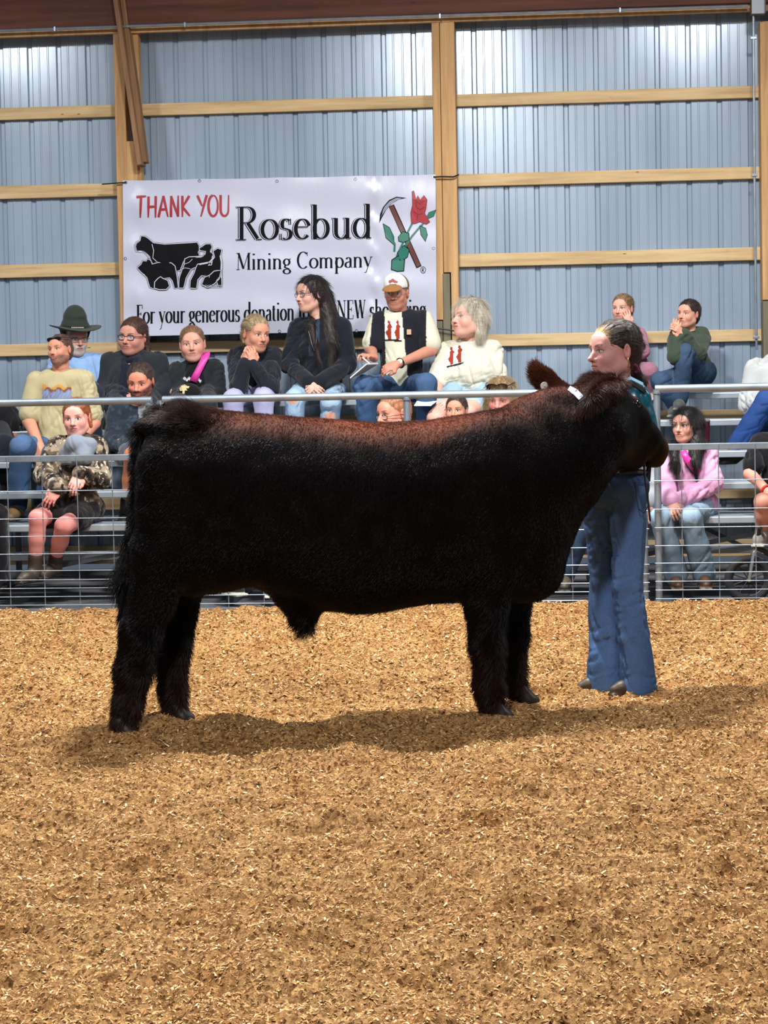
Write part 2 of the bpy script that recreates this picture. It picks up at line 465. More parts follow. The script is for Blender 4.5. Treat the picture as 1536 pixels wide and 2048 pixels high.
def sawdust():
    m, N, L, B = new_mat('sawdust')
    mp = coords(N, L); t1 = tex(N, L, mp, 130, 6, .8); t2 = tex(N, L, coords(N, L, (1, 1, 1)), 3.2, 4, .6)
    vo = N.new('ShaderNodeTexVoronoi'); vo.inputs['Scale'].default_value = 105
    mpv = coords(N, L, (1, .55, 1)); L.new(mpv.outputs[0], vo.inputs[0])
    r1 = ramp(N, L, t1.outputs[0], [(.22, tuple(s2l((84, 54, 28)))), (.42, tuple(s2l((168, 124, 76)))), (.6, tuple(s2l((206, 168, 118)))), (.8, tuple(s2l((238, 214, 170))))])
    r2 = ramp(N, L, t2.outputs[0], [(.28, (.80, .66, .52)), (.5, (1, .96, .9)), (.72, (1.12, 1.1, 1.06))])
    sp = N.new('ShaderNodeSeparateColor'); L.new(vo.outputs['Color'], sp.inputs[0])
    r3 = ramp(N, L, sp.outputs[0], [(.0, (.30, .22, .14)), (.22, (.8, .74, .66)), (.5, (1, 1, 1)), (.85, (1.2, 1.18, 1.12)), (1, (1.6, 1.6, 1.6))])
    mx = N.new('ShaderNodeMix'); mx.data_type = 'RGBA'; mx.blend_type = 'MULTIPLY'; mx.inputs[0].default_value = 1
    L.new(r1.outputs[0], mx.inputs[6]); L.new(r2.outputs[0], mx.inputs[7])
    my = N.new('ShaderNodeMix'); my.data_type = 'RGBA'; my.blend_type = 'MULTIPLY'; my.inputs[0].default_value = 1
    L.new(mx.outputs[2], my.inputs[6]); L.new(r3.outputs[0], my.inputs[7]); L.new(my.outputs[2], B.inputs['Base Color'])
    B.inputs['Roughness'].default_value = .95; B.inputs['Specular IOR Level'].default_value = .15
    t4 = tex(N, L, coords(N, L), 28, 5, .7); bq = bump(N, L, B, t4.outputs[0], .9, .03); bp = N.new('ShaderNodeBump'); bp.inputs['Strength'].default_value = .9; bp.inputs['Distance'].default_value = .012; L.new(t1.outputs[0], bp.inputs['Height']); L.new(bp.outputs[0], bq.inputs['Normal'])
    b2 = N.new('ShaderNodeBump'); b2.inputs['Strength'].default_value = .8; b2.inputs['Distance'].default_value = .006
    L.new(vo.outputs['Distance'], b2.inputs['Height']); L.new(b2.outputs[0], bp.inputs['Normal'])
    ys = [1.6]
    while ys[-1] < YF+.12: ys.append(ys[-1] + .006 + .0016*(ys[-1]-1.6))
    xs = np.linspace(-4.2, 3.2, 560)
    X, Y = np.meshgrid(xs, np.array(ys)); Z = sd_height(X, Y)
    P = np.stack([X, Y, Z], -1).reshape(-1, 3); nx = len(xs); ny = len(ys)
    i = np.arange(nx*ny).reshape(ny, nx)
    Q = np.stack([i[:-1, :-1], i[:-1, 1:], i[1:, 1:], i[1:, :-1]], -1).reshape(-1, 4)
    o = put('sawdust_bed', P, Q, m)
    tag(o, 'loose orange-brown sawdust bedding covering the show ring ground', 'sawdust', kind='stuff')
    # a litter of real shavings lying on it
    n = 130000
    t = RNG.random(n); y = 2.6*(YF-.1)/2.6*0 + 2.7 + (YF-2.9)*t**1.55
    x = -.087*y + (RNG.random(n)-.5)*(y*.455+.3)
    z = sd_height(x, y)
    ln = RNG.uniform(.004, .011, n)*(1+.14*(y-3)); wd = ln*RNG.uniform(.15, .5, n); a = RNG.uniform(0, math.pi, n)
    ti = RNG.normal(0, .35, n); d = np.stack([np.cos(a), np.sin(a), np.sin(ti)], 1); e = np.stack([-np.sin(a), np.cos(a), RNG.normal(0, .3, n)], 1)
    c = np.stack([x, y, z+.0015+np.abs(np.sin(ti))*ln*.4], 1)
    P = np.stack([c-d*ln[:, None]/2-e*wd[:, None]/2, c-d*ln[:, None]/2+e*wd[:, None]/2, c+[0, 0, .0012]+e*wd[:, None]/2, c+[0, 0, .0012]-e*wd[:, None]/2,
                  c+d*ln[:, None]/2+e*wd[:, None]*.35, c+d*ln[:, None]/2-e*wd[:, None]*.35], 1).reshape(-1, 3)
    b = np.arange(n)[:, None]*6
    Q = np.concatenate([b+[0, 3, 2, 1], b+[3, 5, 4, 2]])
    pal = s2l(np.array([(206, 166, 112), (180, 136, 84), (142, 96, 52), (232, 206, 160), (104, 66, 34), (194, 150, 96)]))
    col = pal[RNG.choice(6, n, p=[.24, .20, .18, .10, .14, .14])]
    o = put('wood_shavings', P, Q, attr_mat('shavings', .85, .25), None, np.repeat(col, 6, 0), False)
    tag(o, 'scattered pale and dark wood shavings lying on top of the sawdust', 'wood shavings', kind='stuff')
sawdust()

# ------------------------------------------------------------------ bleachers
M_ALU = plain('aluminium_plank', (176, 186, 196), .42, .55, .5, 6, .0003, .1)
M_ALUD = plain('bleacher_frame', (92, 98, 106), .5, .6, .5, 8, .0003, .15)
bl = thing('bleachers', (-.8, 12.4, -.03), 'five-row aluminium bleachers standing between the ring fence and the metal wall', 'bleachers')
XL, XR = -4.6, 2.9
ROWS = [(11.62, .50), (12.05, .69), (12.5, .88), (12.95, 1.085), (13.4, 1.27)]
for y, z in ROWS:
    mb = MB(); mb.box(((XL+XR)/2, y, z-.022), (XR-XL)/2, .12, .022, None, .006)
    for k in range(5): mb.box(((XL+XR)/2, y-.096+k*.048, z+.001), (XR-XL)/2-.002, .008, .0016)
    mb.build('seat_plank', M_ALU, bl)
for y, z in [(11.95, .275), (12.27, .47), (12.74, .66), (13.16, .84)]:
    mb = MB(); mb.box(((XL+XR)/2, y, z-.02), (XR-XL)/2, .12, .02, None, .005)
    mb.build('foot_plank', M_ALU, bl)
for x in np.arange(XL+.75, XR, 1.83):
    mb = MB()
    mb.bar((x, 11.5, .42), (x, 13.5, 1.22), .04, .05); mb.bar((x, 11.45, .0), (x, 13.52, .0), .045, .05)
    for y, z in ROWS: mb.bar((x, y, -.02), (x, y, z-.045), .035, .035, up=(0, 1, 0))
    mb.build('support_frame', M_ALUD, bl)
xs = np.arange(XL+.75, XR, 1.83)
for k in range(len(xs)-1):
    mb = MB(); a, b = (0.06, 1.0) if k % 2 else (1.0, .06)
    mb.bar((xs[k], 13.0, a), (xs[k+1], 13.0, b), .03, .03); mb.build('cross_brace', M_ALUD, bl)
    mb = MB(); mb.bar((xs[k], 11.64, .43 if k % 2 else .10), (xs[k+1], 11.64, .10 if k % 2 else .43), .025, .03)
    mb.build('cross_brace', M_ALUD, bl)

# ------------------------------------------------------------------ ring fence: three pipe-and-mesh panels
def panel(label, x0, x1, yT0, yT1, yM0, yM1, yB0, yB1, posts, wires, hz, ends=(True, True)):
    t = thing('fence_panel', (W((x0+x1)/2, 1215, YF)[0], YF, 0), label, 'fence panel')
    e = .0
    # tubes at true world heights taken at each end
    a = W(x0, yT0, YF); b = W(x1, yT1, YF); zt = (a[2]+b[2])/2; xa, xb = a[0], b[0]
    zm = (W(x0, yM0, YF)[2]+W(x1, yM1, YF)[2])/2; zb = (W(x0, yB0, YF)[2]+W(x1, yB1, YF)[2])/2
    r = .024
    tp = [(xa, YF, zt), (xb, YF, zt)]
    MB().tube([(xa+r, YF, zt), (xb-r, YF, zt)], r, 14).build('top_rail', M_STEEL, t, True)
    mb = MB(); mb.bar((xa, YF, zm), (xb, YF, zm), .034, .040, bev=.004); mb.build('middle_rail', M_STEEL, t)
    MB().bar((xa, YF, zb), (xb, YF, zb), .034, .034, bev=.004).build('bottom_rail', M_STEEL, t)
    for px in posts:
        x = W(px, 1000, YF)[0]
        mb = MB().tube([(x, YF+.002, zb-.05), (x, YF+.002, zt-.004)], .021, 14)
        mb.tube([(x, YF+.002, zt-.03), (x, YF+.002, zt-.018)], .027, 14); mb.tube([(x, YF+.002, zb+.012), (x, YF+.002, zb+.03)], .03, 14)
        mb.build('post', M_STEEL, t, True)
    mb = MB(); yw = YF-.022
    for px in wires:
        x = W(px, 1000, YF)[0]; mb.tube([(x, yw, zb), (x, yw, zm+.015)], .0031, 6)
    for q in hz:
        z = zb+(zm-zb)*q; mb.tube([(xa+.01, yw-.006, z), (xb-.01, yw-.006, z)], .0031, 6)
    mb.build('wire_mesh', M_STEEL, t, True)
    return t
HZ = [.045, .10, .155, .21, .27, .38, .495, .61, .79]
panel('galvanised fence panel at the left, in front of the seated camouflage-jacket girl', -170, 311, 808, 802, 921, 914, 1225, 1221,
      [-150, 302], [-121, -52, 18, 87, 157, 227, 290], HZ)
panel('long galvanised fence panel mostly hidden behind the dark steer', 318, 1297, 800, 781, 914, 896, 1221, 1213,
      [325, 817, 1288], [383, 454, 525, 596, 667, 738, 790, 860, 930, 1001, 1072, 1143, 1216, 1280], HZ)
panel('galvanised fence panel at the right, in front of the pink-sweatshirt girl', 1302, 1760, 779, 768, 894, 888, 1212, 1206,
      [1316, 1750], [1363, 1437, 1510, 1584, 1657], HZ)

def strand_mat(name, rough, spec):
    m, N, L, B = new_mat(name); a_ = N.new('ShaderNodeAttribute'); a_.attribute_name = 'Col'
    L.new(a_.outputs['Color'], B.inputs['Base Color']); B.inputs['Roughness'].default_value = rough; B.inputs['Specular IOR Level'].default_value = spec
    return m
M_FUR = strand_mat('fur_strand', .34, .2); M_STRAND = strand_mat('hair_strand', .4, .35)
def fur(root, name, P, Q, n, lenf, colf, flow, rad=.00075, seed=1, rnd=.35, mat=None, lift=.75, cl=.45):
    r = np.random.default_rng(seed)
    ar = np.linalg.norm(np.cross(P[Q[:, 2]]-P[Q[:, 0]], P[Q[:, 3]]-P[Q[:, 1]]), axis=1)
    N_ = vnorm(P, Q)
    cen = P[Q].mean(1); wgt = ar*(lenf(cen)*20+.25); f = r.choice(len(Q), n, p=wgt/wgt.sum())
    w4 = r.dirichlet(np.ones(4), n); base = (P[Q[f]]*w4[..., None]).sum(1); nn = (N_[Q[f]]*w4[..., None]).sum(1)
    ln = lenf(base)*r.uniform(.6, 1.3, n)
    fl = flow(base, nn); fl = fl-nn*(fl*nn).sum(1, keepdims=True); fl /= (np.linalg.norm(fl, axis=1, keepdims=True)+1e-6)
    clump = np.stack([noise(base, 22, 31), noise(base, 22, 32), noise(base, 22, 33)], 1)
    d0 = nn*lift+fl*.6+clump*cl+r.normal(0, rnd, (n, 3))*.5
    d0 /= np.linalg.norm(d0, axis=1, keepdims=True)
    k = 4; pts = []
    for i in range(k):
        t = i/(k-1); pts.append(base-nn*.002 + (d0*t + fl*.45*t*t)*ln[:, None])
    pts = np.stack(pts, 1).reshape(-1, 3)-np.array(parent_loc(root))
    hc = bpy.data.hair_curves.new(name); hc.add_curves([k]*n)
    hc.attributes['position'].data.foreach_set('vector', pts.astype(np.float32).ravel())
    ra = hc.attributes.get('radius') or hc.attributes.new('radius', 'FLOAT', 'POINT')
    ra.data.foreach_set('value', np.tile(np.array([1, .85, .6, .15])*rad, n).astype(np.float32))
    c = colf(base, nn)*r.uniform(.75, 1.3, (n, 1)); c = np.repeat(c, k, 0)
    ca = hc.attributes.new('Col', 'FLOAT_COLOR', 'POINT')
    ca.data.foreach_set('color', np.concatenate([c, np.ones((len(c), 1))], 1).astype(np.float32).ravel())
    hc.materials.append(mat)
    o = bpy.data.objects.new(name, hc); C.objects.link(o); o.parent = root; o['kind'] = 'stuff'
    return o

# ================================================================== THE STEER
def steer():
    hnr = G(246, 1476); hnf = G(994, 1441); hfr = G(357, 1447); hff = G(1046, 1409)       # where the hooves stand
    Yr = (hnr[1]+hfr[1])/2-.0; Yf = (hnf[1]+hff[1])/2
    A = W(300, 900, Yr+.02); B_ = W(1080, 900, Yf-.04); A[2] = B_[2] = 0
    ax = nrm(B_-A); side = V([-ax[1], ax[0], 0])                                         # ax forward, side away from the lens
    def onaxis(px, py):                                                                  # picture point on the steer's middle plane
        r = ray(px, py); t = ((A-CAM)@side)/(r@side); return CAM+r*t
    st = [(286, 915, 1060, .06), (293, 868, 1110, .12), (308, 838, 1150, .17), (335, 822, 1180, .22), (380, 818, 1190, .25), (440, 822, 1182, .27), (500, 827, 1168, .275), (560, 832, 1188, .29),
          (620, 838, 1212, .30), (700, 844, 1222, .31), (780, 846, 1215, .31), (850, 842, 1204, .30), (910, 833, 1200, .285), (970, 824, 1200, .27), (1030, 811, 1200, .25),
          (1070, 801, 1192, .22), (1100, 802, 1165, .18), (1122, 820, 1120, .12), (1136, 860, 1075, .06)]
    U = []; T = []; Bo = []; Wd = []
    for px, a, b, hw in st:
        p = onaxis(px, a); q = onaxis(px, b); U.append((p-A)@ax); T.append(p[2]); Bo.append(q[2]); Wd.append(hw)
    U, T, Bo, Wd = map(np.array, (U, T, Bo, Wd))
    def fn(P):
        d = P-A; u = d@ax; v = d@side; z = P[..., 2]
        top = np.interp(u, U, T); bot = np.interp(u, U, Bo); hw = np.interp(u, U, Wd)
        c = (top+bot)/2; hz = (top-bot)/2
        q = ((np.abs(v)/hw)**2.5+(np.abs(z-c)/hz)**2.5)**(1/2.5)
        d1 = (q-1)*np.minimum(hw, hz)
        e = np.maximum(U[0]-u, u-U[-1])
        return np.maximum(d1, e)
    v = Vol(.010)
    lo = np.minimum(A, A+ax*U[-1])-.4; hi = np.maximum(A, A+ax*U[-1])+.4; lo[2] = .2; hi[2] = 1.45
    v._add(fn, lo, hi, .03, 'u')
    yn, yf = -.15, .13
    def S(px, py, off):                                                                  # a point at a lateral offset from the middle plane
        r = ray(px, py); t = ((A+side*off-CAM)@side)/(r@side); return CAM+r*t
    # haunch, shoulder, brisket
    v.cone(S(350, 940, -.15), S(345, 1085, -.14), .15, .14, .08).cone(S(350, 940, .12), S(360, 1085, .12), .15, .14, .08)
    v.ell(S(350, 850, 0), (.16, .2, .05), k=.05)
    v.cone(S(985, 950, -.16), S(985, 1110, -.13), .14, .11, .08).cone(S(985, 950, .13), S(1000, 1110, .12), .13, .11, .08)
    v.ell(S(985, 960, -.17), (.17, .10, .22), np.array([ax, side, [0, 0, 1]]), .14); v.ell(S(395, 1000, -.17), (.16, .09, .22), np.array([ax, side, [0, 0, 1]]), .14)
    v.cone(S(1060, 1075, 0), S(1072, 1140, 0), .13, .09, .08)
    # legs
    def leg(pts, off, off2):
        n = len(pts); v.chain([S(p[0], p[1], off+(off2-off)*i/(n-1)) for i, p in enumerate(pts)], [p[2] for p in pts], .03)
    off = lambda h: (h-A)@side
    leg([(325, 1110, .135), (305, 1195, .092), (282, 1262, .074), (268, 1340, .061), (256, 1405, .047), (248, 1445, .044)], -.15, off(hnr))
    leg([(372, 1120, .12), (354, 1215, .078), (346, 1300, .055), (346, 1380, .045), (352, 1420, .042)], .12, off(hfr))
    leg([(985, 1090, .14), (974, 1200, .085), (976, 1290, .058), (978, 1370, .047), (984, 1415, .045)], -.13, off(hnf))
    leg([(1020, 1080, .13), (1024, 1200, .074), (1027, 1275, .055), (1025, 1340, .043), (1034, 1388, .041)], .12, off(hff))
    # sheath and flank
    v.cone(S(600, 1195, 0), S(613, 1252, 0), .085, .022, .06).cone(S(520, 1150, 0), S(600, 1205, 0), .03, .05, .06)
    # neck and head (turned away from the lens)
    v.chain([S(1075, 945, 0), S(1130, 905, .02), S(1180, 868, .06), S(1212, 855, .12)], [.245, .205, .165, .135], .06)
    v.chain([S(1060, 835, 0), S(1120, 818, .02), S(1165, 808, .04)], [.075, .075, .07], .06)
    v.chain([S(1090, 1040, 0), S(1150, 985, .02)], [.11, .07], .08)
    fr = S(1212, 812, .13); mz = S(1304, 894, .34)
    v.chain([fr, S(1250, 846, .2), S(1282, 876, .28), mz], [.112, .098, .074, .062], .05)
    v.ball(S(1192, 784, .08), .075, .05)                                                   # poll
    v.cone(S(1228, 895, .16), S(1262, 912, .24), .085, .062, .05)                          # jaw
    v.ell(S(1306, 900, .345), (.062, .075, .062), k=.03)
    v.cone(S(1296, 917, .33), S(1312, 921, .345), .036, .028, .02)
    v.ball(S(1270, 806, .125), .026, .02)
    P, Q = v.mesh(); N = vnorm(P, Q)
    P = P + N*(.004*fbm(P, 9, 2, 1))[:, None]
    N = vnorm(P, Q)
    root = thing('steer', (A+ax*.8)*[1, 1, 0], 'large dark brown-black show steer standing side-on in the sawdust ring', 'steer')
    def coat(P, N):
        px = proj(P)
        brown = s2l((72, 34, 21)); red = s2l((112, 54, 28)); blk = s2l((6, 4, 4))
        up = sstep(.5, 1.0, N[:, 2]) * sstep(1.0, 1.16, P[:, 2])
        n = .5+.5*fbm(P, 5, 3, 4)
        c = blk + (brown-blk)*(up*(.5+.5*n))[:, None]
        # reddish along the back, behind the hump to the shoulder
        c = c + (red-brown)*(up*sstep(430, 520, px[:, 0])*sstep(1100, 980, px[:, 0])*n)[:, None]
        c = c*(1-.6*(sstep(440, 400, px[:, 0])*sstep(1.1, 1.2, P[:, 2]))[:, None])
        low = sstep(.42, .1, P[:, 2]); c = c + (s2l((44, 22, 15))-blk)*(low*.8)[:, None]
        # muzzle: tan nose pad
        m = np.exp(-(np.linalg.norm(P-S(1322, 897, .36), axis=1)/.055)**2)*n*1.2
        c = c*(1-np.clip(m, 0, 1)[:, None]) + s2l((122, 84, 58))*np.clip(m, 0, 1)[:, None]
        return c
    m, Nn, L, B = new_mat('steer_coat')
    a = Nn.new('ShaderNodeAttribute'); a.attribute_name = 'Col'; L.new(a.outputs['Color'], B.inputs['Base Color'])
    B.inputs['Roughness'].default_value = .6; B.inputs['Specular IOR Level'].default_value = .05
    mp = coords(Nn, L, (1, 1, .35)); t = tex(Nn, L, mp, 60, 4, .7); bump(Nn, L, B, t.outputs[0], .6, .006)
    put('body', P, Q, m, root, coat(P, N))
    # tail with its bushy switch
    tv = Vol(.008); tp = [S(322, 838, 0), S(298, 872, 0), S(282, 930, -.01), S(276, 1010, -.01), S(272, 1090, -.01), S(268, 1160, -.01), S(265, 1215, -.01)]
    tv.chain(tp, [.05, .042, .036, .032, .036, .042, .022], .03)
    TP, TQ = tv.mesh(); TN = vnorm(TP, TQ); put('tail', TP, TQ, m, root, coat(TP, TN)*.9)
    # ears
    def ear(base, tip, roll_dir, name, wd=.065):
        e = Vol(.006); x = nrm(tip-base); z = nrm(np.cross(x, roll_dir)); y = np.cross(z, x); L_ = np.linalg.norm(tip-base)
        e.ell((base*.42+tip*.58), (L_*.52, wd, .022), np.array([x, y, z]), .01); e.cone(base-x*.03, base+x*.05, .04, .035, .03)
        e.ell((base*.4+tip*.6)+z*.024, (L_*.42, wd*.7, .018), np.array([x, y, z]), .01, 's')
        p, q = e.mesh(); n = vnorm(p, q)
        c = np.tile(s2l((66, 36, 25)), (len(p), 1))*(.7+.5*(.5+.5*fbm(p, 20, 2, 2)))[:, None]
        o = put(name, p, q, m, root, c); return p, q, n, c
    e1 = ear(S(1128, 790, .16), S(1076, 748, .27), V([.4, -.9, .3]), 'ear', .068)
    e2 = ear(S(1222, 775, .05), S(1176, 812, -.13), V([.3, 0, 1]), 'ear', .06)
    # eye
    ep = S(1273, 809, .105)
    EV = Vol(.003); EV.ball(ep, .019); p, q = EV.mesh()
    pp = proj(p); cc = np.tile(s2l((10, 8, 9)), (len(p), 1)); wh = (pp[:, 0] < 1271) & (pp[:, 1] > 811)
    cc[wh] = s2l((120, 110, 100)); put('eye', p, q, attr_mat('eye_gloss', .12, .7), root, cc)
    # round ear tag
    tg = S(1089, 772, .20)
    mb = MB(); Rt = np.array([nrm([1, .1, 0]), nrm([0, 0, 1]), nrm([.1, -1, .05])])
    mb.lathe(tg-V([0, .02, 0]), [(.001, 0), (.0165, 0), (.0175, .002), (.0165, .004), (.004, .004), (.0035, .009), (.001, .009)], 24, Rt)
    mb.build('ear_tag', plain('tag_white', (206, 204, 190), .5), root, True, 'round cream ear tag')
    # hooves
    mh = plain('hoof_horn', (34, 24, 20), .45, 0, .5, 30, .001, .3)
    for hp, o2 in ((hnr, .0), (hfr, .0), (hnf, 0), (hff, 0)):
        hv = Vol(.006)
        for s in (-.024, .024):
            c = hp+side*s
            hv.cone(c+V([0, 0, .07])-ax*.012, c+V([0, 0, .02])+ax*.022, .028, .034, .02)
            hv.cone(c+V([0, 0, .022])+ax*.02, c+V([0, 0, .018])+ax*.052, .030, .016, .02)
        hv.box(hp+V([0, 0, -.03]), (.2, .2, .036), None, .001, .001, 's')
        p, q = hv.mesh(); put('hoof', p, q, mh, root)
    # ------- the coat's fur: individual hairs on the whole animal
    def lenf(p):
        px = proj(p); z = p[:, 2]
        l = .010 + .018*sstep(.55, .35, z) + .0*z
        l = l + .034*np.exp(-((px[:, 0]-385)/45)**2)*sstep(1.18, 1.26, z)
        l = l + .02*np.exp(-(np.linalg.norm(p-S(1185, 752, .08), axis=1)/.08)**2)
        l = l + .02*np.exp(-((px[:, 0]-610)/40)**2)*sstep(.50, .42, z)*sstep(.25, .3, z)
        l = l*(1-.7*sstep(1235, 1265, px[:, 0])*sstep(.8, .9, z))
        return l*(1-.6*sstep(.08, .03, z))
    fl = lambda b, n: np.tile(-ax*.6+V([0, 0, -.7]), (len(b), 1))
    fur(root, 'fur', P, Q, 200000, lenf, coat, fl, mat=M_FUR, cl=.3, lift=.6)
    fur(root, 'tail_hair', TP, TQ, 16000, lambda p: .02+.05*sstep(.85, .6, p[:, 2])+.02*sstep(1.1, 1.2, p[:, 2]), lambda p, n: coat(p, n)*.9, lambda b, n: np.tile(V([0, 0, -1.]), (len(b), 1)), .0009, 3, mat=M_FUR)
    for (p, q, n, c), sd in ((e1, 5), (e2, 6)):
        far = sd == 5
        flow = (lambda b, n: np.tile(V([-.45, 0, .75]), (len(b), 1))) if far else (lambda b, n: np.tile(V([-.3, -.2, -.7]), (len(b), 1)))
        fur(root, 'ear_hair', p, q, 7000, lambda x, f=far: (.014+.024*sstep(1096, 1072, proj(x)[:, 0])) if f else .034+0*x[:, 0],
            lambda x, nn: np.tile(s2l((84, 46, 30)), (len(x), 1)) if far else np.tile(s2l((62, 34, 26)), (len(x), 1))*(.55+.9*sstep(1.30, 1.4, x[:, 2]))[:, None], flow, .0008, sd, mat=M_FUR)
    # ------- show halter: leather straps round the jaw, nose and behind the poll, with a pale neck strap
    ml = plain('halter_leather', (30, 26, 28), .4, 0, .6)
    def strap(pts, w_, th, mat, name, lab=None):
        pts = [V(p) for p in pts]; mb = MB()
        for i in range(len(pts)-1): mb.bar(pts[i], pts[i+1]+nrm(pts[i+1]-pts[i])*.004, w_, th, up=nrm(np.cross(side, pts[i+1]-pts[i])), bev=.001)
        return mb.build(name, mat, root, label=lab)
    strap([S(1138, 778, -.02), S(1150, 784, -.045), S(1162, 796, -.07)], .012, .026, plain('strap_white', (196, 206, 222), .5), 'neck_strap', 'pale webbing neck strap')
    strap([S(1222, 826, .0), S(1232, 846, .03), S(1248, 868, .07), S(1266, 884, .13)], .020, .006, ml, 'cheek_strap')
    strap([S(1291, 846, .275), S(1294, 868, .225), S(1291, 900, .225), S(1286, 930, .27)], .018, .006, ml, 'nose_band')
    strap([S(1288, 928, .25), S(1291, 965, .2), S(1297, 1010, .2), S(1300, 1040, .22)], .016, .006, ml, 'lead_strap')
    return S
STEER_S = steer()

# ================================================================== PEOPLE
def head_axes(c, yaw, pitch, roll):
    f0 = nrm((CAM-c)*[1, 1, 0]); a = math.atan2(f0[0], -f0[1]) + math.radians(yaw)
    F = V([math.sin(a), -math.cos(a), 0]); X = V([math.cos(a), math.sin(a), 0]); U = V([0, 0, 1.])
    p = math.radians(pitch); F, U = F*math.cos(p)-U*math.sin(p), U*math.cos(p)+F*math.sin(p)
    r = math.radians(roll); U, X = U*math.cos(r)+X*math.sin(r), X*math.cos(r)-U*math.sin(r)
    return np.array([X, F, U])

def head_shape(v, c, R, s, o):
    L = lambda x, y, z: c+s*(V([x, y, z])@R)
    e = lambda p, rad, k, op='u', RR=None: v.ell(L(*p), V(rad)*s, R if RR is None else RR, k*s, op)
    fat = o.get('fat', 0.0)
    e((0, -.018, .032), (.074, .094, .083), .01)
    e((0, .028, -.028), (.062+fat*.008, .066, .080), .04)
    v.cone(L(0, .056, -.086), L(0, .064, -.093), .026*s, .0215*s, .035*s)
    for sx in (-1, 1):
        v.cone(L(sx*.046, .0, -.062), L(sx*.02, .05, -.088), (.024+fat*.006)*s, .02*s, .035*s)
        v.ball(L(sx*(.036+fat*.004), .062, -.032), (.024+fat*.004)*s, .025*s)
    e((0, .072, .035), (.050, .022, .035), .03)
    v.cone(L(-.036, .078, .018), L(.036, .078, .018), .0125*s, .0125*s, .014*s)
    for sx in (-1, 1):
        v.ball(L(sx*.031, .099, .0), .0150*s, .012*s, 's')
        v.ball(L(sx*.031, .0755, .0), .0135*s, .003*s)
    nl = o.get('nose', 1.0)
    v.chain([L(0, .086, .010), L(0, .098*1, -.012), L(0, .098+.013*nl, -.030)], [.0075*s, .0085*s, .0115*s], .010*s)
    for sx in (-1, 1): v.ball(L(sx*.0125, .097, -.034), .0078*s, .008*s)
    v.ell(L(0, .086, -.058), V([.026, .012, .018])*s, R, .016*s)
    v.ell(L(0, .0945, -.0555), V([.021, .0055, .0045])*s, R, .005*s); v.ell(L(0, .0935, -.0645), V([.018, .0058, .0050])*s, R, .005*s)
    v.ell(L(0, .101, -.060), V([.021, .004, .0012])*s, R, .003*s, 's')
    for sx in (-1, 1):
        Ra = np.array([nrm(R[0]*.93*sx+R[1]*-.36), nrm(R[1]*.93+R[0]*.36*sx), R[2]])
        v.ell(L(sx*.079, -.010, -.006), V([.009, .019, .031])*s, Ra, .008*s)
        v.ell(L(sx*.089, -.004, -.003), V([.007, .011, .018])*s, Ra, .005*s, 's')

def head_paint(P, c, R, s, o):
    q = ((P-c)@R.T)/s; x, y, z = q.T; ax = np.abs(x); fr = y > .03
    skin = s2l(o.get('skin', (205, 152, 132))); col = np.tile(skin, (len(P), 1))
    def mixc(m, cc):
        nonlocal col
        m = np.clip(m, 0, 1)[:, None]; col = col*(1-m)+s2l(cc)*m
    def g(cx, cy, cz, r): return np.exp(-(((ax-cx)**2+(y-cy)**2+(z-cz)**2)/r**2))
    mixc(g(.04, .075, -.03, .024)*o.get('blush', .35), (205, 110, 98)); mixc(g(0, .11, -.03, .014)*.35, (205, 112, 98))
    mixc(g(.08, -.005, -.005, .03)*.3, (200, 105, 92))
    col *= (1+.05*fbm(P, 40, 2, 3))[:, None]
    bd = o.get('beard')
    if bd:
        bc, st, full = bd
        zone = sstep(.004, -.014, z+.032-.55*(ax-.03)) if full else sstep(-.04, -.055, z)
        zone = zone*sstep(-.03, .0, y)*sstep(-.125, -.105, z)
        mouth = ((ax/.021)**2+((z+.060)/.010)**2) < 1
        mixc(zone*st*(~mouth)*(.85+.3*noise(P, 260, 5)), bc)
        if full: mixc(((ax < .026) & (z < -.042) & (z > -.055) & fr)*st*1., bc)
    if o.get('mous'): mixc(((ax < .028) & (z < -.040) & (z > -.056+ax*.2) & fr)*.85, o['mous'])
    lip = (((ax/.0215)**2+((z+.0600)/.0085)**2) < 1) & (y > .075)
    mixc(lip*.75, o.get('lip', (176, 92, 88)))
    mixc((np.abs(z+.0600) < .0015)*(ax < .022)*(y > .08)*.8, (92, 40, 38))
    # brows
    bz = .020+.006*np.clip((ax-.018)/.02, 0, 1)-.22*np.clip(ax-.038, 0, 1)
    mixc((np.abs(z-bz) < .0036)*(ax > .013)*(ax < .05)*fr*o.get('brow_s', .8), o.get('brow', (78, 54, 40)))
    # eyes
    ex = ax-.031; sx = np.sign(x)
    gz = o.get('gaze', (0, 0)); op = .0062*o.get('open', 1.0)
    eye = ((ex/.0150)**2+((z)/op)**2) < 1
    eye &= fr
    lid = (((ex/.0175)**2+((z-.0015)/(op+.0028))**2) < 1) & (z > -.002) & ~eye & fr
    mixc(lid*.75, (60, 38, 32))
    mixc(eye*1., (205, 200, 196))
    iris = ((sx*ex-gz[0])**2+(z-.0005-gz[1])**2) < .0064**2
    mixc((eye & iris)*1., o.get('iris', (70, 52, 40)))
    mixc((eye & (((sx*ex-gz[0])**2+(z-.0005-gz[1])**2) < .0032**2))*1., (12, 10, 10))
    mixc(((np.abs(z-op*.8) < .0016) & eye)*.7, (60, 38, 32))
    # nostrils
    mixc((np.sqrt((ax-.008)**2+(z+.041)**2) < .0042)*(y > .095)*.8, (90, 40, 34))
    return col

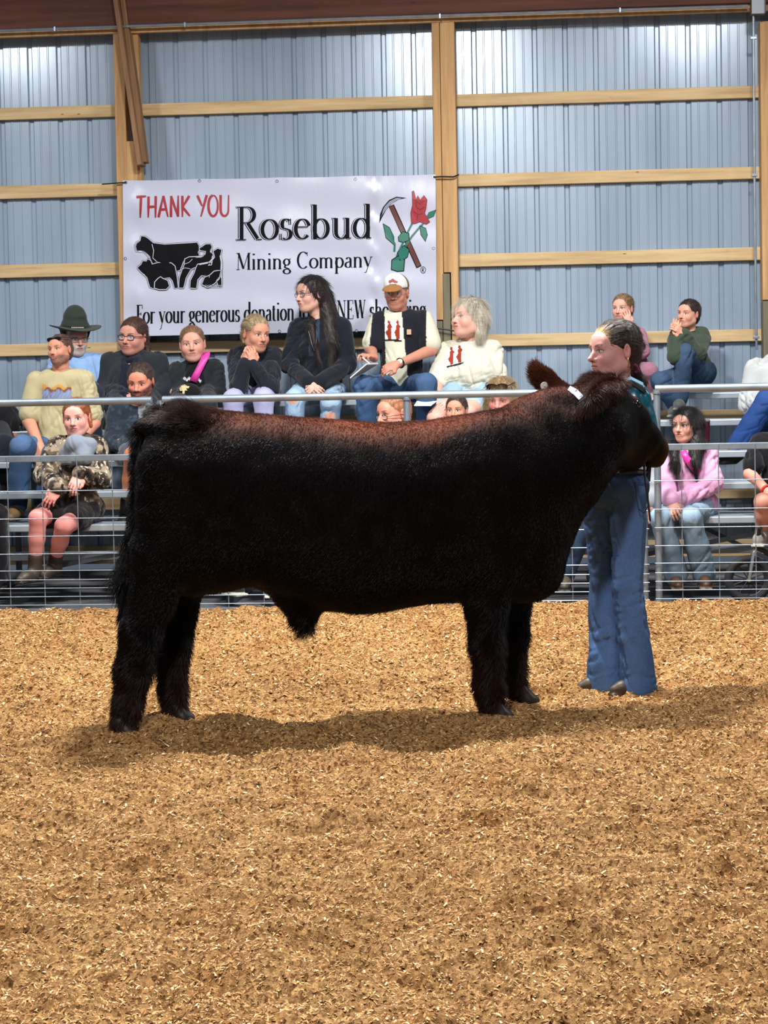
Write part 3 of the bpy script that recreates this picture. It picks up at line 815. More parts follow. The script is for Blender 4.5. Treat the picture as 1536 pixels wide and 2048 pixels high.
def hair_shape(v, c, R, s, o):
    st = o['style']; L = lambda x, y, z: c+s*(V([x, y, z])@R); t = o.get('t', .009)
    e = lambda p, rad, k, op='u': v.ell(L(*p), V(rad)*s, R, k*s, op)
    e((0, -.018, .034), (.075+t, .095+t, .083+t), .01)
    if st in ('bob', 'long'): e((0, -.04, -.015), (.080+t, .080, .085), .03)
    if st in ('pulled', 'short', 'crop', 'pony'): e((0, -.055, -.02), (.066, .055, .07), .03)
    hl = o.get('line', .060)                                  # hairline height on the forehead
    e((0, .135, -.04+hl-.06), (.068+o.get('wide', 0), .085, .100), .012, 's')
    if st in ('short', 'crop', 'pulled', 'pony'):
        for sx in (-1, 1): e((sx*.085, .045, -.04), (.05, .055, .062), .012, 's'); e((sx*.09, -.008, -.028), (.03, .028, .035), .008, 's')
        e((0, -.02, -.155), (.12, .14, .085), .01, 's')
    if o.get('bald'): e((0, .06, .13), (.085, .10, .075), .01, 's')
    if st == 'pony':
        b = V(o.get('tie', (0, -.118, .01))); v.ball(L(*b), .022*s, .01*s)
    if st == 'bun': v.ball(L(0, -.10, .07), .035*s, .01*s)
    for a, b, r1, r2 in o.get('locks', []):                   # locks: head-local start and end
        v.cone(L(*a), L(*b), r1*s, r2*s, .02*s)
def hair_paint(P, c, R, s, o):
    q = ((P-c)@R.T)/s
    ang = np.arctan2(q[:, 0], q[:, 2]+.02)
    n = noise(np.stack([ang*22, q[:, 1]*8, q[:, 2]*14], 1), 1, 4)*.5+noise(np.stack([q[:, 0]*260, q[:, 1]*90, q[:, 2]*22], 1), 1, 5)*.5
    a = s2l(o['col']); b = s2l(o.get('col2', tuple(min(255, int(k*1.5+12)) for k in o['col'])))
    m = np.clip(.35+.65*n, 0, 1)[:, None]
    col = a*(1-m)+b*m
    if 'front' in o:                                          # lighter hair framing the face
        w_ = (sstep(.045, .075, q[:, 1])*sstep(.0, .05, q[:, 2]))[:, None]; col = col*(1-w_)+s2l(o['front'])*w_
    return col

def hand_shape(v, w_, d, n, s, side=1, curl=.5, thumb=.5, spread=.0):
    """palm, four fingers of their own length bending at three joints, thumb off the palm's side"""
    d = nrm(d); n = nrm(V(n)-d*(V(n)@d)); x = np.cross(d, n)*side
    v.ell(w_+d*.046*s, V([.039, .050, .0145])*s, np.array([x, d, n]), .012*s)
    v.cone(w_-d*.01*s, w_+d*.02*s, .026*s, .026*s, .02*s)
    for k, (bx, ln, r) in enumerate(((.029, .068, .0088), (.0095, .076, .0090), (-.0100, .070, .0086), (-.0285, .054, .0076))):
        p = w_+d*(.086-(.007 if k == 3 else 0)-.002*k)*s+x*bx*s; dd = nrm(d+x*spread*(1.2-k*.8)); an = curl*(.75+.12*k)
        pts = [p]; rs = [r*s*1.05]
        for j, f in enumerate((.45, .31, .24)):
            a = an*(.65, 1.0, .75)[j]; dd = nrm(dd*math.cos(a)-n*math.sin(a)); n2 = n
            n = nrm(n*math.cos(a)+dd*math.sin(a)); p = p+dd*ln*f*s; pts.append(p); rs.append(r*s*(1-.1*(j+1)))
        n = n2 if False else nrm(np.cross(x*side, d))*1.0
        n = n if n@n2 > -2 else n2
        v.chain(pts, rs, .004*s)
    n = nrm(np.cross(x*side, d)); 
    t0 = w_+d*.022*s+x*.024*s; t1 = t0+(d*.6+x*.62-n*thumb*.4)*.036*s; t2 = t1+nrm(d*.9+x*(.25-thumb*.5)-n*thumb*.6)*.028*s; t3 = t2+nrm(d*.9+x*(.05-thumb*.7)-n*thumb*.6)*.020*s
    v.chain([t0, t1, t2, t3], [.0155*s, .0115*s, .0098*s, .0078*s], .010*s)

def folds(P, N, amp, seed, sc_=1.0):
    r = np.random.default_rng(seed); d = np.zeros(len(P))
    for k, (fq, wt) in enumerate(((5.5, 1.0), (5.5, .9), (10, .6), (10, .5))):       # long creases running two ways
        an = (.5, -.6, .25, -1.1)[k]+r.uniform(-.2, .2); ca, sa = math.cos(an), math.sin(an)
        q = np.stack([(P[:, 0]*ca+P[:, 2]*sa)*2.2, P[:, 1]*1.5, (-P[:, 0]*sa+P[:, 2]*ca)*.55], 1)
        n_ = noise(q, fq*sc_, seed+k)+.35*noise(q, fq*2.3*sc_, seed+k+20)
        m_ = sstep(-.1, .5, noise(P, 4.5, seed+40+k))
        d += wt*m_*((1-np.minimum(np.abs(n_)*1.6, 1))**2)
    return P + N*(amp*(.25-d))[:, None]

COUNT = [0]
def person(o):
    COUNT[0] += 1; sd = COUNT[0]*17
    Y = o['Y']; s = o.get('s', 1.0)
    def J(p, dflt=0.0):
        return W(p[0], p[1], Y+(p[2] if len(p) > 2 else dflt))
    t0, t1 = o['hh']; hx = o['hx']; hd = o.get('hd', -.04)
    top = W(hx, t0, Y+hd); ch = W(hx, t1, Y+hd); hs = (top[2]-ch[2])/.236*o.get('hk', 1.0); hc = (top+ch)/2
    yaw, pit, rol = (tuple(o.get('ang', (0, 0, 0)))+(0, 0, 0))[:3]
    R = head_axes(hc, yaw, pit, rol)
    sh = [J(p) for p in o['sh']]; hip = [J(p) for p in o['hip']]
    el = [J(p, -.06) for p in o['el']]; wr = [J(p, -.3) for p in o['wr']]
    kn = [J(p, -.42) for p in o['kn']]; an = [J(p, -.38) for p in o['an']]
    mS = (sh[0]+sh[1])/2; mH = (hip[0]+hip[1])/2; up = nrm(mS-mH); rt = nrm(sh[1]-sh[0]); fw = nrm(np.cross(rt, up)); rt2 = nrm(np.cross(up, fw))
    w_ = np.linalg.norm(sh[1]-sh[0])/2; TB = np.array([rt2, fw, up])
    nb = mS+up*.035*s+fw*.01
    root = thing('person', V([mH[0], mH[1], 0])*[1, 1, 1]+[0, 0, mH[2]-.1], o['label'], 'person', o.get('group'))
    skin = o.get('skin', (205, 152, 132)); o['skin'] = skin
    belly = o.get('belly', 1.0); bust = o.get('bust', 0.0)
    def torso(v, t, k=.06, low=True):
        v.ell(mS-up*.10*s+fw*.0, ((w_*.92+t), .105*s+t, .17*s+t), TB, k)
        v.ell(mH*.62+mS*.38+fw*.012*belly, ((w_*.80*max(1, belly*.9)+t), .108*s*belly+t, .15*s+t), TB, k)
        if low: v.ell(mH+up*.03*s, (.158*s*max(1, belly*.85)+t, .12*s+t, .10*s+t), TB, k)
        v.cone(sh[0]+rt2*.02*s, sh[1]-rt2*.02*s, .058*s+t, .058*s+t, .04)
        v.cone(nb-up*.005, sh[0]+rt2*.05*s, .05*s+t, .045*s+t, .04); v.cone(nb-up*.005, sh[1]-rt2*.05*s, .05*s+t, .045*s+t, .04)
        if bust:
            for q in (-1, 1): v.ball(mS-up*.16*s+fw*.075*s+rt2*q*.07*s, .062*s*bust+t, .05)
    # ---------- body: head, neck, torso, arms, hands and legs in one continuous mesh
    parts = []
    bv = Vol(.0075); torso(bv, -.014)
    bare = o.get('bare', ())
    for q in (0, 1):
        bv.cone(sh[q], el[q], .050*s, .042*s, .02); bv.cone(el[q], wr[q], .042*s, .026*s, .015)
        lr = o.get('legr', .86); bv.cone(hip[q], kn[q], .078*s*lr, .058*s*lr, .03); bv.chain([kn[q], kn[q]*.6+an[q]*.4, an[q]], [.056*s*lr, .052*s*lr, .036*s*lr], .02)
        ft = o.get('toe', [(0, -1, -.05)]*2)[q]; fdir = nrm(ft); bv.cone(an[q]-V([0, 0, .03])*s, an[q]+fdir*.085*s-V([0, 0, .045])*s, .028*s, .016*s, .02)
    bv.cone(hc-R[2]*.05*hs-R[1]*.02*hs, nb, .050*hs, .056*s, .03)
    P, Q = bv.mesh(); parts.append((P, Q, np.tile(s2l(skin), (len(P), 1))*(1+.05*fbm(P, 14, 2, 2))[:, None]))
    hv = Vol(o.get('hres', .0032)); head_shape(hv, hc, R, hs, o)
    hv.cone(hc-R[2]*.05*hs-R[1]*.02*hs, hc*.35+nb*.65, .050*hs, .053*s, .025)
    P, Q = hv.mesh(); parts.append((P, Q, head_paint(P, hc, R, hs, o)))
    for q, hd_ in enumerate(o.get('hands', (None, None))):
        if hd_ is None: hd_ = dict(to=None)
        tgt = hd_.get('to'); d = nrm(J(tgt, -.3)-wr[q]) if tgt is not None else nrm(nrm(wr[q]-el[q])*.7+fw*.2-V([0, 0, .35]))
        n = V(hd_.get('n', (0, -.4, 1)))
        hm = Vol(.0040); hand_shape(hm, wr[q]+d*.005, d, n, hd_.get('s', s)*.98, hd_.get('side', 1 if q == 0 else -1), hd_.get('curl', .55), hd_.get('thumb', .5), hd_.get('spread', .06))
        hm.cone(wr[q]-nrm(wr[q]-el[q])*.05, wr[q], .029*s, .0265*s, .01)
        P, Q = hm.mesh(); cc = np.tile(s2l(skin), (len(P), 1)); cc *= (1+.06*fbm(P, 50, 2, 2))[:, None]; parts.append((P, Q, cc))
    P, Q, K = join(parts)
    if 'bodypaint' in o: K = o['bodypaint'](P, K)
    put('body', P, Q, M_SKIN, root, K)
    # ---------- hair
    if o.get('hair'):
        h = o['hair']; v = Vol(o.get('hres', .0036)); hair_shape(v, hc, R, hs, h)
        for lk in h.get('falls', []):                         # falls: list of picture points with radius
            v.chain([J(p[:3]) for p in lk], [p[3] for p in lk], .02)
        P, Q = v.mesh(); N = vnorm(P, Q); q_ = ((P-hc)@R.T)/hs
        st_ = noise(np.stack([np.arctan2(q_[:, 0], q_[:, 2]+.03)*20, q_[:, 1]*12, q_[:, 2]*9], 1), 1, 7)
        P = P+N*(.0022*hs*st_+.002*fbm(P*[1, 1, .3], 60, 2, 8))[:, None]
        put('hair', P, Q, M_HAIR, root, hair_paint(P, hc, R, hs, h))
        pulled = h['style'] in ('pulled', 'pony', 'bun'); tie = hc+hs*(V(h.get('tie', (0, -.118, .01)) if h['style'] != 'bun' else (0, -.1, .07))@R); crown = hc+hs*(V([0, -.05, .12])@R)
        def flow(b, n):
            if pulled:
                d = tie-b; far = np.linalg.norm(d, axis=1, keepdims=True); return np.where(b[:, 2:3] < hc[2]-.09*hs, V([0, 0, -1.]), d/(far+1e-6))
            d = b-crown; d = d/(np.linalg.norm(d, axis=1, keepdims=True)+.02)
            return d*[1, 1, .4]+[0, 0, -.6*1.0]
        big = h['style'] in ('long', 'bob'); L_ = h.get('len', .045 if big else (.022 if pulled else .010))
        fur(root, 'hair_strands', P, Q, h.get('n', 9000 if big else 5000), lambda p: np.full(len(p), L_), lambda p, n: hair_paint(p, hc, R, hs, h), flow, .0005, sd, .07, M_STRAND, .5 if h['style'] == 'crop' else .10, .10)
    # ---------- top
    tp = o['top']; t = tp.get('t', .010); v = Vol(.0068); torso(v, t, .06, not tp.get('tuck'))
    sl = tp.get('sleeve', 1.0)
    for q in (0, 1):
        if sl > 0:
            ea = sh[q]+(el[q]-sh[q])*min(1, sl*2); v.cone(sh[q], ea, .056*s+t, (.048 if sl >= .5 else .060)*s+t, .025)
            if sl > .5:
                wb = el[q]+(wr[q]-el[q])*(sl*2-1)*.97; v.cone(el[q], wb, .047*s+t, .034*s+t*.9, .02)
                if tp.get('cuff'): v.cone(wb-nrm(wr[q]-el[q])*.03, wb, .037*s+t, .035*s+t*.9, .01)
    v.cone(nb-up*.01, hc, .060*s, .058*s, .015, 's')
    if tp.get('vneck'): v.cone(nb-up*.06*s+fw*.10*s, nb+up*.06+fw*.06, .022*s, .06*s, .02, 's')
    if tp.get('collar'):
        cr = tp['collar']; r = .068*s; ring = []
        for i in range(13):
            a = 2*math.pi*i/12; ring.append(nb+up*(.012*s-.03*s*math.cos(a)*1.0)+fw*math.cos(a)*r*1.05+rt2*math.sin(a)*r*1.1)
        v.chain(ring, [cr*(1+.6*max(0, -math.cos(2*math.pi*i/12))) for i in range(13)], .02)
    if tp.get('hood'): v.ell(nb-fw*.085*s-up*.01, (.10*s, .045*s, .075*s), TB, .03)
    P, Q = v.mesh(); N = vnorm(P, Q); P = folds(P, N, tp.get('fold', .008)*1.9*s, sd); N = vnorm(P, Q)
    if tp.get('puff'):
        ph = (P-mH)@up; P = P+N*(tp['puff']*np.abs(np.sin(ph*52)))[:, None]
    base = s2l(tp['col']); col = np.tile(base, (len(P), 1))*(1+.10*fbm(P, 7, 3, sd))[:, None]
    if 'paint' in tp: col = tp['paint'](P, N, proj(P), col)
    put(tp.get('name', 'shirt'), P, Q, tp.get('mat', M_CLOTH), root, col)
    # ---------- trousers or shorts
    bt = o['bottom']; t = bt.get('t', .010); v = Vol(.0072); ln = bt.get('len', 1.0)
    v.ell(mH+up*.02*s, (.165*s*max(1, belly*.85)+t, .125*s+t, .105*s+t), TB, .05)
    for q in (0, 1):
        if ln <= .5:
            v.cone(hip[q], hip[q]+(kn[q]-hip[q])*ln*2, .09*s+t, .080*s+t, .05)
        else:
            v.cone(hip[q], kn[q], .088*s*bt.get('thigh', 1)+t, .062*s+t, bt.get('k', .045)); e = kn[q]+(an[q]-kn[q])*(ln*2-1)-V([0, 0, bt.get('drop', 0)])
            mid = kn[q]*.5+e*.5; fl = bt.get('flare', .052)*s
            v.chain([kn[q], mid, e], [.062*s+t, (.060*s+fl)/2+t, fl+t], bt.get('k', .02))
    P, Q = v.mesh(); N = vnorm(P, Q); P = folds(P, N, bt.get('fold', .007)*1.5*s, sd+5); N = vnorm(P, Q)
    base = s2l(bt['col']); f = fbm(P, 6, 3, sd+2)
    col = np.tile(base, (len(P), 1))*(1+(.18 if bt.get('denim') else .08)*f)[:, None]
    if bt.get('denim'):
        for q in (0, 1):                                       # worn pale thighs and knees; on the handler also painted highlights down the leg fronts
            d = np.linalg.norm(np.cross(P-hip[q], nrm(kn[q]-hip[q])), axis=1); fz = (N@nrm(V([0, -.75, .65])) > .45)
            m = (fz*sstep(.15, .05, d)*bt.get('fade', .25))[:, None]; col = col+(np.minimum(base*2.6+.05, 1)-col)*m
    if 'paint' in bt: col = bt['paint'](P, N, proj(P), col)
    put(bt.get('name', 'jeans' if bt.get('denim') else 'trousers'), P, Q, M_DENIM if bt.get('denim') else M_CLOTH, root, col)
    # ---------- shoes
    so = o.get('shoe')
    if so:
        for q in (0, 1):
            f = nrm(V(o.get('toe', [(0, -1, -.05)]*2)[q])); a = an[q]; up_ = V([0, 0, 1.])
            k = so.get('s', 1.0)*s; v = Vol(.0058)
            v.cone(a+up_*.01, a-up_*.03*k, .044*k, .044*k, .03); v.cone(a-up_*.035*k-f*.03*k, a-up_*.045*k+f*.10*k, .042*k, .040*k, .03)
            v.cone(a-up_*.05*k+f*.09*k, a-up_*.058*k+f*.155*k, .038*k, .028*k, .03)
            if so.get('boot'): v.cone(a, a+nrm(kn[q]-a)*.09*k, .046*k, .052*k, .02)
            sx = nrm(np.cross(f, up_)); bot = a[2]-.085*k
            v.box(V([a[0], a[1], bot])+f*.06*k, (.125*k, .043*k, .012*k), np.array([f, sx, np.cross(sx, f)*-1]), .01, .008)
            v.box(V([a[0], a[1], bot-.055])+f*.05*k, (.3, .3, .05), None, .002, .002, 's')
            P, Q = v.mesh(); c1 = np.tile(s2l(so['col']), (len(P), 1))*(1+.15*fbm(P, 30, 2, sd))[:, None]
            m = (P[:, 2] < bot+.018*k); c1[m] = s2l(so.get('sole', (40, 38, 36)))
            put('boot' if so.get('boot') else 'shoe', P, Q, M_LEATHER if so.get('boot') else M_CLOTH, root, c1)
    info = dict(root=root, hc=hc, R=R, hs=hs, J=J, sh=sh, el=el, wr=wr, hip=hip, kn=kn, an=an, nb=nb, fw=fw, up=up, rt=rt2, s=s, mS=mS, mH=mH)
    if o.get('glasses'): glasses(info, **o['glasses'])
    return info

M_LENS, _N, _L, _B = new_mat('clear_lens')
_B.inputs['Base Color'].default_value = (.75, .8, .85, 1); _B.inputs['Roughness'].default_value = .05; _B.inputs['Alpha'].default_value = .10
M_DARKLENS = plain('dark_lens', (16, 12, 14), .08, 0, .8)
def glasses(i, col=(20, 18, 20), rx=.024, rz=.017, up=0.0, back=0.0, dark=False, th=.0016, name='glasses'):
    """frame round each eye, bridge and temples, worn on the nose (or pushed up onto the head)"""
    hc, R, s = i['hc'], i['R'], i['hs']; Lc = lambda x, y, z: hc+s*(V([x, y, z])@R)
    m = plain(name+'_frame', col, .35); mb = MB(); y0 = .098-back
    for sx in (-1, 1):
        pts = []
        for k in range(20):
            a = 2*math.pi*k/20; cx, sz = math.cos(a), math.sin(a)
            ex = math.copysign(abs(cx)**.75, cx); ez = math.copysign(abs(sz)**.75, sz)
            pts.append(Lc(sx*.031+ex*rx, y0-.10*abs(sx*.031+ex*rx), -.002+up+ez*rz))
        mb.tube(pts, th*s, 6, closed=True)
        lb = MB(); lb.add(pts+[p-R[1]*.0012 for p in pts], [tuple(range(20)), tuple(range(39, 19, -1))]+[(k, (k+1) % 20, 20+(k+1) % 20, 20+k) for k in range(20)])
        lb.build('lens', M_DARKLENS if dark else M_LENS, i['root'], label='dark lens' if dark else None)
        mb.tube([Lc(sx*(.031+rx), y0-.007, .004+up), Lc(sx*.076, .07-back, .004+up), Lc(sx*.087, .0-back*.6, .004+up), Lc(sx*.086, -.02-back*.6, -.006+up)], th*s, 6)
    mb.tube([Lc(-.031+rx, y0-.001, .003+up), Lc(0, y0+.004, .006+up), Lc(.031-rx, y0-.001, .003+up)], th*s, 6)
    o = mb.build('glasses' if not dark else 'sunglasses', m, i['root'], True)

def cap_on(i, front=(232, 232, 230), side=(110, 72, 48), bill=(150, 104, 58), paint=None):
    hc, R, s = i['hc'], i['R'], i['hs']; L = lambda x, y, z: hc+s*(V([x, y, z])@R)
    v = Vol(.0034); v.ell(L(0, -.012, .048), V([.088, .110, .088])*s, R, .01); v.ell(L(0, .045, .085), V([.07, .05, .055])*s, R, .03)
    v.box(L(0, 0, -.05), V([.2, .2, .087])*s, R, .002, .004, 's')
    P, Q = v.mesh(); q = ((P-hc)@R.T)/s
    col = np.where((q[:, 1] > .015)[:, None], s2l(front), s2l(side))
    seam = (np.abs(q[:, 0]) < .0015) | (np.abs(q[:, 2]-.046) < .004); col = np.where(seam[:, None], col*.8, col)
    if paint: col = paint(q, col)
    put('cap_crown', P, Q, M_CLOTH, i['root'], col, label='trucker cap with pale front and brown back')
    b = Vol(.0034); Rb = np.array([R[0], nrm(R[1]-R[2]*.35), nrm(R[2]+R[1]*.35)])
    b.ell(L(0, .118, .030), V([.072, .068, .030])*s, Rb, .005); b.ell(L(0, .112, .018), V([.082, .085, .032])*s, Rb, .004, 's'); b.box(L(0, -.0, .03), V([.2, .075, .2])*s, R, .002, .002, 's')
    P, Q = b.mesh(); put('cap_bill', P, Q, M_CLOTH, i['root'], s2l(bill))

def text_strokes(glyphs, s_): pass

# ------------------------------------------------------------------ who sits where
def lerp(c, a, m): return c*(1-m[:, None])+s2l(a)*m[:, None]
def facing(N): return (N[:, 1] < .15)
TEE = (212, 210, 190)
DEN = dict(denim=True)
PEOPLE = []
def add(**k):
    i = person(k); PEOPLE.append(i); return i

# --- top row
def p_hat(P, N, px, c): return c
hat = add(Y=13.2, hx=151, hh=(642, 712), ang=(18, 6, 0), sh=[(112, 730), (196, 726)], el=[(104, 785), (208, 788)], wr=[(130, 800), (180, 800)], hip=[(130, 782), (175, 782)],
    kn=[(120, 790), (190, 790)], an=[(125, 900), (185, 900)], skin=(196, 140, 122), beard=((190, 188, 184), .9, True), brow=(150, 140, 130), belly=1.1,
    hair=dict(style='short', col=(150, 148, 145)), top=dict(col=(132, 164, 208), sleeve=.5, collar=.012, t=.014), bottom=dict(col=(40, 46, 62)), shoe=dict(col=(50, 40, 34)),
    label='person in a dark green brimmed hat and light blue shirt behind the tan-shirted man')
def felt_hat(i):
    hc, R, s = i['hc'], i['R'], i['hs']; L = lambda x, y, z: hc+s*(V([x, y, z])@R)
    v = Vol(.0042); v.cone(L(0, -.01, .06), L(0, -.015, .155), .104*s, .072*s, .01); v.ell(L(0, -.015, .150), V([.074, .085, .030])*s, R, .02)
    v.ell(L(0, -.005, .062), V([.175, .195, .010])*s, R, .015)
    v.box(L(0, 0, -.06), V([.085, .10, .115])*s, R, .02, .004, 's')
    P, Q = v.mesh(); q = ((P-hc)@R.T)/s; P = P + (i['R'][2]*((.55*np.abs(q[:, 0])**2)*1.8*(np.hypot(q[:, 0], q[:, 1]) > .09))[:, None])
    c = np.tile(s2l((44, 52, 46)), (len(P), 1)); band = (q[:, 2] > .07) & (q[:, 2] < .088) & (np.hypot(q[:, 0], q[:, 1]) < .125); c[band] = s2l((26, 30, 28))
    put('felt_hat', P, Q, M_CLOTH, i['root'], c, label='dark green brimmed hat')
    mb = MB()
    for k in range(9): 
        a = -.5+k*.09; mb.box(L(math.sin(a)*.106, math.cos(a)*.106-.012, .080), .0035, .0012, .0045)
    mb.build('hat_lettering', plain('hat_letters', (176, 178, 160), .7), i['root'])
felt_hat(hat); glasses(hat, col=(60, 60, 66), rz=.015)

add(Y=13.2, hx=266, hh=(636, 710), ang=(-28, 4, 4), sh=[(218, 728), (316, 724)], el=[(210, 780), (326, 780)], wr=[(252, 792), (282, 796)], hip=[(240, 785), (298, 785)],
    kn=[(232, 815), (300, 815)], an=[(240, 905), (300, 905)], fat=1, blush=.45, skin=(200, 142, 126), brow=(70, 46, 36), belly=1.35, bust=1.1, s=1.05, gaze=(-.002, 0),
    hair=dict(style='pulled', col=(52, 32, 26), t=.010, locks=[((.05, -.07, -.02), (.075, -.06, -.10), .028, .02)]), top=dict(name='jacket', col=(36, 40, 46), t=.020, collar=.022, vneck=True, fold=.012,
    paint=lambda P, N, px, c: lerp(c, (22, 28, 44), ((np.abs(px[:, 0]-258+(px[:, 1]-740)*.1) < 17)&(px[:, 1] > 715)&facing(N))*1.)), bottom=dict(col=(30, 34, 46)), shoe=dict(col=(30, 30, 30)),
    hands=(dict(to=(280, 800), curl=.5), dict(to=(256, 800), curl=.5)), glasses=dict(col=(18, 20, 26), th=.0024, rz=.016),
    label='person in black-rimmed glasses and charcoal jacket with arms folded, top row')

def p_girl(P, N, px, c):
    f = facing(N)
    c = lerp(c, (16, 17, 22), ((np.abs(px[:, 0]-388-(px[:, 1]-740)*.05) < 16+(px[:, 1]-730)*.12) & f & (px[:, 1] > 725))*1.)
    for (x, y, r) in ((369, 757, 3), (374, 760, 2.2), (379, 757, 3), (396, 758, 3), (400, 762, 2.5)):
        c = lerp(c, (200, 204, 210), (((px[:, 0]-x)**2+(px[:, 1]-y)**2 < r*r) & f)*1.)
    return c
girl = add(Y=13.2, hx=385, hh=(652, 724), ang=(-4, 2, -4), s=.92, sh=[(354, 742), (430, 738)], el=[(345, 785), (437, 786)], wr=[(368, 798), (402, 798)], hip=[(370, 785), (412, 785)],
    kn=[(358, 812), (415, 812)], an=[(362, 900), (412, 900)], fat=.8, blush=.5, skin=(214, 160, 142), brow=(120, 88, 62), open=.8, gaze=(-.001, 0), hair=dict(style='bun', col=(104, 76, 54), col2=(150, 116, 84), t=.006),
    top=dict(name='jacket', col=(34, 38, 44), t=.016, collar=.014, paint=p_girl, fold=.010), bottom=dict(col=(36, 36, 44)), shoe=dict(col=(30, 30, 30)),
    hands=(dict(to=(385, 803), curl=.6), dict(to=(390, 803), curl=.6)),
    label='person, a girl with a bright pink sash over a dark jacket holding a black cap')
def sash(i, pts, wd, name, col=(214, 62, 160)):
    J = i['J']; m = plain(name+'_satin', col, .4); P = []; n = 0
    for (x0, y0, x1, y1, d) in pts: P += [J((x0, y0, d)), J((x1, y1, d))]; n += 1
    P2 = [p+V([0, .006, 0]) for p in P]; F = []
    for k in range(n-1):
        a = 2*k; F += [(a, a+2, a+3, a+1), (2*n+a, 2*n+a+1, 2*n+a+3, 2*n+a+2), (a, 2*n+a, 2*n+a+2, a+2), (a+1, a+3, 2*n+a+3, 2*n+a+1)]
    F += [(0, 1, 2*n+1, 2*n), (2*n-2, 4*n-2, 4*n-1, 2*n-1)]
    put('sash', P+P2, F, m, i['root'], None, True, 'bright pink sash')
sash(girl, [(400, 716, 412, 712, -.05), (404, 706, 420, 702, -.075), (402, 716, 420, 710, -.115), (396, 728, 412, 726, -.140), (388, 744, 402, 746, -.155), (379, 760, 393, 766, -.165)], 0, 'sash')
# the cap she holds
hcap = thing('cap', girl['J']((378, 782, -.25)), 'black cap with a pale gold badge held on the lap of the sash girl', 'cap')
v = Vol(.005); cc = girl['J']((380, 790, -.26)); v.ell(cc, (.085, .07, .085), None, .01); v.ell(cc+V([.02, .0, -.05]), (.09, .07, .02), None, .01)
P, Q = v.mesh(); put('cap_crown', P, Q, M_CLOTH, hcap, s2l((16, 16, 20)))
mb = MB(); b0 = cc+V([-.028, -.071, .045]); k = .042
pts = [(-.9, .1), (-.5, .6), (.1, .8), (.5, .5), (.9, .45), (.75, .1), (.3, .1), (.55, -.25), (.1, -.3), (.05, -.8), (-.35, -.85), (-.3, -.3), (-.75, -.35)]
F_ = [b0+V([a*k, .015*a*a, b*k]) for a, b in pts]; mb.add(F_+[p+V([0, .004, 0]) for p in F_], [tuple(range(len(pts)))[::-1], tuple(range(len(pts), 2*len(pts)))]+[(j, (j+1) % len(pts), len(pts)+(j+1) % len(pts), len(pts)+j) for j in range(len(pts))])
mb.build('badge', plain('badge_gold', (214, 198, 150), .6), hcap, label='cream and gold badge')

add(Y=13.2, hx=512, hh=(631, 704), ang=(28, 8, 2), sh=[(474, 716, .02), (546, 714)], el=[(476, 774, -.34), (540, 776, -.34)], wr=[(490, 728, -.34), (507, 730, -.34)], hip=[(488, 782), (536, 782)],
    kn=[(466, 800, -.45), (527, 798, -.47)], an=[(470, 900), (530, 900)], hd=-.14, skin=(206, 148, 124), blush=.3, brow=(110, 82, 60), gaze=(.003, 0), bust=.9,
    hair=dict(style='pulled', col=(112, 90, 64), col2=(200, 180, 144), t=.008, len=.03, locks=[((.05, -.06, -.01), (.07, -.05, -.07), .022, .012), ((-.06, -.04, 0), (-.07, -.03, -.06), .02, .01)]),
    top=dict(name='sweater', col=(26, 30, 40), t=.018, collar=.018, fold=.012), bottom=dict(col=(168, 168, 206)), shoe=dict(col=(60, 60, 66)),
    hands=(dict(to=(496, 690, -.33), curl=.75, n=(-.6, -.8, 0), side=-1), dict(to=(502, 694, -.35), curl=.8, n=(.6, -.8, 0), side=1)),
    label='person with blonde hair, hands clasped at the chin, navy sweater and lavender trousers')

def p_tee6(P, N, px, c): return lerp(c, (44, 60, 78), ((np.abs(px[:, 0]-628) < 11) & (px[:, 1] < 712) & facing(N))*1.)
w6 = add(Y=13.2, hx=622, hh=(552, 624), ang=(-55, 4, 0), sh=[(598, 656, .03), (682, 656, -.02)], el=[(578, 728), (696, 730)], wr=[(618, 765, -.36), (640, 765, -.36)], hip=[(612, 782), (668, 782)],
    kn=[(590, 798, -.45), (662, 806, -.48)], an=[(590, 905), (655, 905)], skin=(214, 168, 150), brow=(44, 30, 28), iris=(40, 28, 24), gaze=(-.002, 0), bust=.8,
    hair=dict(style='long', col=(18, 14, 16), col2=(52, 38, 38), t=.010, wide=-.004, falls=[[(632, 620, .03, .03), (622, 652, -.08, .03), (630, 690, -.135, .028), (640, 725, -.15, .012)],
        [(640, 575, 0, .055), (655, 630, -.03, .06), (664, 690, -.10, .055), (662, 745, -.145, .02)], [(648, 590, .04, .06), (668, 660, .05, .06), (675, 700, .03, .03)]]),
    top=dict(name='jacket', col=(20, 25, 36), t=.020, collar=.018, fold=.010, paint=p_tee6), bottom=dict(col=(120, 144, 170), fade=.4, **DEN,
        paint=lambda P, N, px, c: lerp(c, (206, 150, 132), ((((px[:, 0]-660)/11)**2+((px[:, 1]-833)/9)**2 < 1) | (((px[:, 0]-585)/10)**2+((px[:, 1]-800)/9)**2 < 1))*1.)), shoe=dict(col=(40, 40, 44)),
    hands=(dict(to=(636, 775, -.40), curl=.7, n=(-.3, -.8, .5)), dict(to=(620, 776, -.40), curl=.75, n=(.3, -.8, .5))), glasses=dict(col=(70, 30, 60), rz=.013, th=.0016),
    label='person with very long black hair and glasses, dark jacket, ripped light jeans, hands clasped')
MB().tube([w6['J']((617, 662, -.155)), w6['J']((624, 690, -.165)), w6['J']((628, 702, -.168)), w6['J']((632, 690, -.165)), w6['J']((634, 664, -.155))], .0016, 5).build('necklace', M_SILVER, w6['root'], True)

